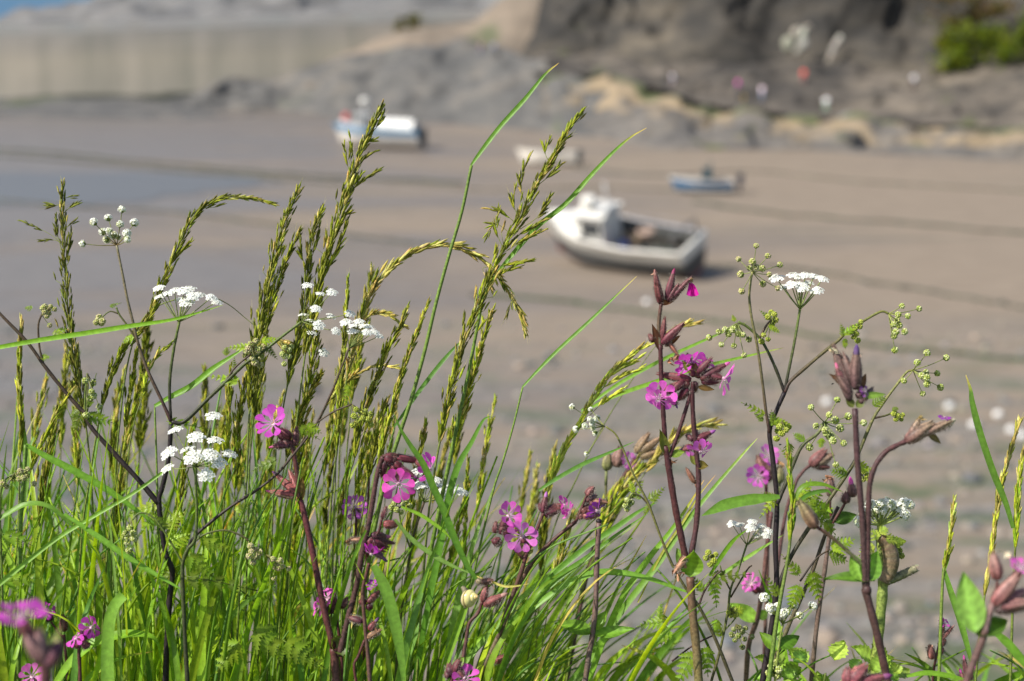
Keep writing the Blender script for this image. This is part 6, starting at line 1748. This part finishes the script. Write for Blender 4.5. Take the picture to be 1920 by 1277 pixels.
# C9 front
t = camp('near campion with dark hairy stems, one upright bud head and one nodding head', 1650, 1.0); d = 1.0
stem(t, [(1667, 1290), (1654, 1230), (1640, 1170), (1622, 1104)], d, 8, 7.4, (.075, .035, .032), (.065, .035, .03), 160, 5, True, n=10)
stem(t, [(1629, 1126), (1622, 1096), (1618, 990), (1608, 870), (1603, 766)], d, 6.4, 5.4, (.06, .035, .03), (.065, .03, .032), 300, 6, n=9)
stem(t, [(1629, 1126), (1626, 1096), (1628, 990), (1630, 916), (1640, 876), (1660, 848), (1680, 836), (1698, 828)], d, 5.4, 4.8, (.06, .03, .028), (.085, .035, .035), 300, 6, n=9)
stem(t, [(1618, 1060), (1590, 1034), (1560, 1008), (1532, 988)], d, 3.6, 3.4, (.11, .14, .05), MR2, 60, 5)
mb = MB(); ball(mb, W(1625, 1108, d), 9.5 * d / FPX, (.06, .03, .028), 1.3, 10, 7); mb.build('node', M_STEM, t)
bud(t, 1530, 990, 1502, 944, 15, d, (.17, .075, .06), (.20, .17, .08), name='calyx'); rag(t, 1500, 942, 12, d, (.45, .34, .22))
for a in ((1594, 752, 1566, 658, 12), (1600, 720, 1582, 668, 13), (1604, 730, 1606, 664, 14), (1596, 742, 1572, 706, 10), (1606, 742, 1626, 738, 9), (1612, 756, 1634, 730, 8)): bud(t, *a, d, z1=uni(-20, 20), name='calyx', col=jit((.09, .045, .05), .2), tip=(.16, .10, .08), peek=(.12, .06, .26) if a[2] in (1606, 1626) else None)
bud(t, 1580, 718, 1570, 690, 8, d, (.14, .05, .06), name='calyx', peek=(.75, .18, .36)); rag(t, 1562, 656, 12, d, (.55, .48, .30)); rag(t, 1606, 662, 12, d, (.5, .36, .28))
broad(t, 1596, 730, 1556, 700, 8, d, (.06, .03, .03)); broad(t, 1610, 734, 1624, 700, 7, d, (.06, .03, .03)); broad(t, 1616, 744, 1662, 738, 7, d, (.10, .17, .05)); broad(t, 1600, 764, 1586, 742, 8, d, (.07, .08, .035)); broad(t, 1606, 764, 1622, 746, 8, d, (.08, .10, .04))
flower(t, 1622, 734, 12, d, (.5, .2, .6), None, (.30, .08, .36), (.75, .6, .6), .4)
for a in ((1698, 828, 1744, 796, 15), (1720, 818, 1776, 792, 10), (1716, 824, 1734, 800, 12), (1740, 808, 1778, 798, 9), (1706, 822, 1722, 790, 10)): bud(t, *a, d, z1=uni(-15, 25), name='calyx', col=jit((.14, .065, .06), .2), tip=(.24, .17, .11))
flower(t, 1770, 782, 11, d, (.2, .8, .2), None, (.30, .03, .42), (.5, .1, .5), .4); rag(t, 1782, 790, 14, d, (.55, .46, .32)); rag(t, 1728, 780, 12, d, (.35, .26, .1))
broad(t, 1738, 812, 1768, 830, 7, d, (.08, .06, .04), bend=.3)
broad(t, 1622, 1090, 1640, 1034, 22, d, (.10, .21, .05), (.2, .2, 1), 15, .3, -.1); broad(t, 1618, 1090, 1596, 1036, 16, d, (.10, .19, .045), (-.2, .3, 1), 20)
broad(t, 1640, 1090, 1548, 1070, 18, d, (.05, .105, .018), (0, 1, .5), 25, .3, .25)
# C10 right front, out of focus
t = camp('large blurred campion at the right edge with two broad leaves and one pink flower', 1830, .86); d = .86
stem(t, [(1808, 1290), (1822, 1250), (1838, 1210), (1848, 1180)], d, 8, 7, (.13, .07, .06), (.11, .06, .05), 40, 6, True, n=10)
stem(t, [(1846, 1190), (1852, 1160), (1862, 1130)], d, 7, 6, (.2, .13, .12), (.22, .13, .12), 40, 6, n=9)
broad(t, 1828, 1186, 1806, 1072, 27, d, (.13, .24, .08), (-.2, .1, 1), 10, .25, .05); broad(t, 1830, 1192, 1890, 1158, 26, d, (.045, .095, .02), (.1, .9, .6), 20, .4, .2)
for a in ((1862, 1134, 1906, 1082, 17), (1866, 1136, 1920, 1110, 16), (1872, 1138, 1930, 1128, 13), (1870, 1088, 1862, 1040, 15)): bud(t, *a, d, z1=uni(-10, 20), name='calyx', col=jit((.17, .055, .06), .2), tip=(.28, .16, .13))
bud(t, 1866, 1146, 1924, 1138, 10, d, (.05, .03, .03), name='calyx'); flower(t, 1914, 1066, 22, d, (.3, .6, .5), (1896, 1092), (.80, .14, .60), PALEP)
rag(t, 1886, 1036, 14, d, (.55, .45, .3)); stem(t, [(1862, 1130), (1868, 1110), (1870, 1090)], d, 3.5, 3, MR2, MR2)
# C11 left front, strongly blurred
t = camp('strongly blurred campion very close in the lower left corner, magenta petals over a dark calyx', 90, .70); d = .70
stem(t, [(86, 1290), (86, 1262), (84, 1240)], d, 11, 10, (.10, .05, .05), MR2, 0, 6, True, n=10)
flower(t, 38, 1156, 46, d, (-.1, .9, .3), (58, 1200), (.52, .07, .46), (.6, .25, .5), .1, crp=14)
for a in ((80, 1246, 44, 1170, 17), (82, 1246, 74, 1186, 16), (92, 1250, 112, 1204, 18), (86, 1250, 104, 1228, 15)): bud(t, *a, d, z1=uni(-10, 20), name='calyx', col=jit((.12, .05, .06), .2), tip=(.30, .18, .16) if a[2] < 80 else (.06, .02, .04))
broad(t, 84, 1240, 76, 1180, 10, d, (.2, .22, .1)); broad(t, 90, 1240, 112, 1172, 8, d, (.30, .3, .22))
# C12..
t = camp('blurred campion with two small pink flowers behind the dark umbel stem', 1430, 1.42); d = 1.42
stem(t, [(1430, 1290), (1436, 1150), (1440, 1000), (1436, 900)], d, 4, 3, (.14, .09, .07), MR2, 0, 4, True)
for a in ((1436, 890, 1422, 858, 12), (1440, 896, 1436, 864, 11), (1434, 902, 1448, 886, 10)): bud(t, *a, d, name='calyx', col=(.15, .08, .07))
flower(t, 1440, 854, 18, d, (.4, .3, .8), None, (.78, .2, .62), PALEP); flower(t, 1422, 892, 20, d, (-.3, -.2, .9), None, (.72, .12, .60), PALEP)
bud(t, 1462, 906, 1462, 876, 12, d, green=True, name='seed_capsule', stalk=(1460, 930)); rag(t, 1462, 866, 12, d, (.5, .27, .12))
t = camp('blurred campion with one nodding dusky bud behind the drooping pale umbel', 1490, 1.36); d = 1.36
stem(t, [(1440, 1290), (1452, 1120), (1470, 980), (1490, 910), (1505, 885), (1520, 872)], d, 4, 3, (.14, .08, .08), MR2, 0, 4, True)
bud(t, 1520, 874, 1546, 846, 15, d, name='calyx', col=(.15, .06, .06)); bud(t, 1524, 874, 1558, 854, 12, d, name='calyx', col=(.20, .15, .10)); bud(t, 1526, 872, 1552, 876, 9, d, name='calyx')
t = camp('campion with dry dark capsules and one dark leaf, right of the dark umbel stem', 1560, 1.24); d = 1.24
stem(t, [(1520, 1290), (1532, 1170), (1545, 1080), (1556, 1000), (1560, 980)], d, 5, 4, (.14, .10, .07), (.14, .09, .08), 60, 4, True)
stem(t, [(1560, 982), (1578, 955), (1586, 940)], d, 3, 2.4, MR2, MR2, 20, 4); stem(t, [(1560, 982), (1556, 950), (1558, 930)], d, 3, 2.4, MR2, MR2, 20, 4)
bud(t, 1558, 932, 1556, 900, 11, d, (.10, .07, .06), name='seed_capsule'); bud(t, 1584, 944, 1588, 924, 10, d, (.08, .035, .04), name='seed_capsule'); bud(t, 1600, 932, 1596, 908, 11, d, (.12, .06, .06), name='calyx', peek=(.75, .12, .5)); rag(t, 1556, 896, 16, d, (.35, .17, .10))
broad(t, 1564, 980, 1606, 962, 14, d, (.04, .085, .025), (0, .6, .8), 0, .4, .25); broad(t, 1560, 975, 1540, 940, 10, d, (.05, .10, .03))
t = camp('campion on a bent reddish stem with a small pink flower, below the flat white umbel', 1410, 1.32); d = 1.32
stem(t, [(1398, 1290), (1404, 1210), (1420, 1160), (1430, 1100), (1438, 1030), (1446, 960)], d, 5.4, 4.2, (.15, .11, .06), (.14, .06, .06), 60, 4, True)
bud(t, 1424, 1110, 1412, 1098, 7, d, name='calyx'); flower(t, 1408, 1094, 16, d, (-.5, .4, .6), (1422, 1110), (.78, .14, .56), PALEP); broad(t, 1428, 1112, 1448, 1124, 12, d, (.03, .06, .02)); broad(t, 1420, 1164, 1370, 1130, 15, d, (.14, .25, .06), bend=.25); broad(t, 1422, 1160, 1440, 1144, 10, d, (.13, .23, .06))
t = camp('campion with upright pink buds behind the slender green spike on the right', 1752, 1.2); d = 1.2
stem(t, [(1748, 1290), (1752, 1250), (1760, 1212), (1766, 1195)], d, 2.6, 2.2, MR2, MR2, 20, 4, True)
for a in ((1764, 1200, 1786, 1176, 5), (1764, 1196, 1768, 1166, 6), (1760, 1226, 1768, 1216, 6), (1762, 1212, 1772, 1200, 6), (1748, 1236, 1744, 1212, 9)): bud(t, *a, d, name='calyx', peek=(.60, .05, .40) if a[1] < 1200 else None, col=(.22, .08, .07))
flower(t, 1770, 1168, 10, d, (.1, .8, .4), None, (.62, .06, .46), PALEP, .3); rag(t, 1746, 1212, 8, d, (.7, .45, .35))
t = camp('tiny campion tip with a magenta bud low between the right hand grass stalks', 1810, 1.2); d = 1.2
stem(t, [(1806, 1330), (1810, 1290), (1812, 1262)], d, 3, 2.6, MR2, MR2, 20, 4, True)
for a in ((1812, 1266, 1808, 1236, 6), (1814, 1276, 1826, 1256, 8), (1808, 1280, 1802, 1262, 7)): bud(t, *a, d, name='calyx', peek=(.62, .06, .42))
t = camp('low campion with a pink flower at the bottom edge below the snail', 850, 1.07); d = 1.07
stem(t, [(838, 1330), (844, 1290), (850, 1262)], d, 4, 3.6, MR2, MR2, 40, 4, True)
for a in ((850, 1262, 862, 1238, 10), (846, 1266, 842, 1246, 11), (844, 1270, 836, 1260, 9), (856, 1262, 860, 1250, 9)): bud(t, *a, d, name='calyx', z1=uni(0, 15))
flower(t, 872, 1272, 24, d, (.2, .5, .8), (856, 1256), (.76, .1, .56), (.80, .35, .70)); broad(t, 856, 1250, 870, 1232, 8, d, (.14, .22, .06))
t = camp('campion with spent reddish calyces close to the right of the snail', 880, 1.09); d = 1.09
stem(t, [(866, 1250), (874, 1200), (880, 1168), (896, 1150), (904, 1128)], d, 4, 3, (.12, .07, .06), MR2, 120, 4, True)
for a in ((904, 1128, 912, 1100, 8), (908, 1134, 940, 1118, 10), (906, 1134, 936, 1126, 9)): bud(t, *a, d, z1=uni(0, 10), name='calyx', col=(.22, .07, .07), peek=(.6, .35, .3) if a[3] == 1118 else None)
bud(t, 900, 1092, 922, 1088, 7, d, (.12, .06, .05), name='calyx'); bud(t, 902, 1094, 894, 1086, 7, d, (.24, .22, .12), name='calyx'); rag(t, 916, 1090, 14, d, (.3, .16, .08))
t = camp('campion with three crimson calyces forking off low at the lower middle', 930, 1.1); d = 1.1
stem(t, [(886, 1310), (900, 1270), (914, 1236), (940, 1180), (962, 1130), (972, 1108)], d, 5, 3.6, (.15, .14, .06), (.14, .09, .06), 100, 4, True)
for a in ((920, 1230, 944, 1202, 8), (918, 1234, 932, 1216, 8), (924, 1240, 952, 1232, 9), (916, 1240, 936, 1236, 7)): bud(t, *a, d, z1=uni(0, 10), name='calyx', col=(.22, .065, .07))
t = camp('low campion in the lower left grass with two half closed magenta flowers', 150, 1.08); d = 1.08
stem(t, [(150, 1330), (150, 1260), (148, 1216), (156, 1196)], d, 4, 3, MR2, MR2, 60, 4, True)
flower(t, 172, 1176, 20, d, (.75, .2, .4), (158, 1190), (.66, .06, .50), (.8, .35, .72), .3); flower(t, 142, 1196, 18, d, (-.5, .5, .5), (154, 1206), (.66, .07, .50), (.7, .3, .66), .3)
for a in ((154, 1200, 164, 1186, 9), (150, 1206, 160, 1204, 8), (148, 1214, 142, 1204, 8), (154, 1212, 168, 1208, 8)): bud(t, *a, d, z1=uni(0, 10), name='calyx', peek=(.4, .05, .4) if a[2] == 142 else None)
t = camp('small campion with a round dark bud and pink petal beside the low magenta flowers', 115, 1.14); d = 1.14
stem(t, [(128, 1330), (126, 1260), (120, 1190)], d, 3, 2.6, MR2, MR2, 40, 4, True)
bud(t, 120, 1184, 118, 1156, 9, d, name='calyx'); flower(t, 84, 1146, 16, d, (.3, .5, .7), (96, 1164), (.58, .06, .52), PALEP, .3); stem(t, [(122, 1200), (110, 1186), (96, 1166)], d, 2.2, 2, MR2, MR2)
t = camp('pale violet campion flower seen behind grass left of the arched pink flowers', 668, 1.26); d = 1.26
stem(t, [(660, 1290), (664, 1100), (668, 965)], d, 3, 2.6, MR2, MR2, 0, 4, True)
flower(t, 664, 950, 21, d, (.1, .3, .9), (668, 966), (.56, .12, .54), (.7, .35, .66))
t = camp('campion flower cut by the bottom edge at the far left', 60, 1.08); d = 1.08
stem(t, [(66, 1340), (64, 1290)], d, 3, 2.6, MR2, MR2, 0, 4, True); flower(t, 60, 1268, 20, d, (.2, .4, .9), (64, 1286), (.80, .16, .6), PALEP)
t = camp('big blurred wine red calyx at the bottom edge below the hogweed', 1610, .96); d = .96
stem(t, [(1590, 1340), (1592, 1300), (1594, 1284)], d, 6, 5, MR2, MR2, 40, 5, True)
for a in ((1592, 1282, 1622, 1250, 17), (1600, 1284, 1656, 1270, 14), (1588, 1284, 1590, 1254, 13)): bud(t, *a, d, z1=uni(0, 10), name='calyx', col=(.17, .045, .06), peek=(.30, .05, .25) if a[2] == 1656 else None)
rag(t, 1600, 1254, 20, d, (.4, .2, .15))
t = camp('faint dried campion tip behind the green spikes right of the magenta flower', 690, 1.3); d = 1.3
stem(t, [(680, 1290), (688, 1000), (694, 850)], d, 2.6, 2.2, MR2, MR2, 0, 4, True); bud(t, 694, 842, 690, 812, 7, d, name='calyx', col=(.3, .2, .15)); bud(t, 698, 846, 706, 826, 6, d, name='calyx', col=(.3, .2, .15))

# ================================================================== SNAIL on its stem
k = 1.09 / FPX
t = thing('garden_snail', 'yellow banded snail shell clinging to a thick green grass stem', 'snail', W(878, 1140, 1.088))
mb = MB()
ax = (RT * .80 + UP * .16 - FW * .58).normalized()         # coiling axis, spire towards the right and the viewer
u, v_ = perp(ax); c = W(880, 1120, 1.074)
turns, steps, ring = 3.6, 130, 24
qd = FW * .8 - UP * .7 - RT * .3
A1 = math.atan2(v_.dot(qd), u.dot(qd))
vs, cs, fs = [], [], []
for i in range(steps + 1):
    f = i / steps
    a = (f - 1) * turns * 2 * math.pi + A1
    g = 0.58 ** ((1 - f) * turns)
    rr, tr = 6.5 * k * g, 13.5 * k * g
    ctr = c + ax * (30 * k * (1 - g) - 7 * k) + (u * math.cos(a) + v_ * math.sin(a)) * rr
    er = (u * math.cos(a) + v_ * math.sin(a))
    for j in range(ring):
        b = 2 * math.pi * j / ring
        vs.append(ctr + er * math.cos(b) * tr + ax * math.sin(b) * tr * 1.1)
        col = (.60, .54, .22)
        if f > .45:
            if j in (19, 20, 21): col = (.03, .034, .05)
            if j == 22: col = (.42, .32, .27)
            if j == 0: col = (.11, .06, .035)
        else:
            col = lc((.58, .33, .06), col, f * 1.6) if j in (23, 0, 1, 2, 3) else (.62, .56, .36)
        if j in (6, 7): col = (.22, .13, .05)
        cs.append(jit(col, .06))
for i in range(steps):
    for j in range(ring):
        a, b = i * ring + j, i * ring + (j + 1) % ring
        fs.append((a, b, b + ring, a + ring))
fs.append(tuple(range(steps * ring, steps * ring + ring)))
mb.add(vs, fs, cs)
mb.build('shell', M_SHELL, t)
mb = MB(); P = path([(866, 1100), (872, 1108), (874, 1124), (872, 1140)], 1.089)
tube(mb, P, lambda f: (3 + 3.5 * math.sin(math.pi * f)) * k, (.22, .19, .12), 8); mb.build('foot', M_STEM, t)

# ---- two small flies on the wing
for x, y, lab in ((1561, 720, 'tiny dark fly hovering left of the near upright bud head'), (1463, 834, 'tiny dark fly hovering beside the dark umbel stem')):
    t = thing('fly', lab, 'fly', W(x, y, 1.12)); k = 1.12 / FPX
    mb = MB(); p = W(x, y, 1.12)
    pod(mb, p - RT * 2.6 * k, p + RT * 2.2 * k + UP * .8 * k, 1.5 * k, (.03, .022, .018), None, 7, [(0, .2), (.25, .9), (.5, .8), (.62, 1), (.8, .6), (.86, .8), (1, .3)])
    mb.build('body', M_STEM, t)
    for s in (1, -1):
        mb = MB(); mb.add([p, p + (UP * 2.2 - RT * .4 + FW * 2.5 * s) * k, p + (UP * 1.4 - RT * 2.4 + FW * 2.2 * s) * k], [(0, 1, 2)], (.30, .28, .25)); mb.build('wing', M_STEM, t)
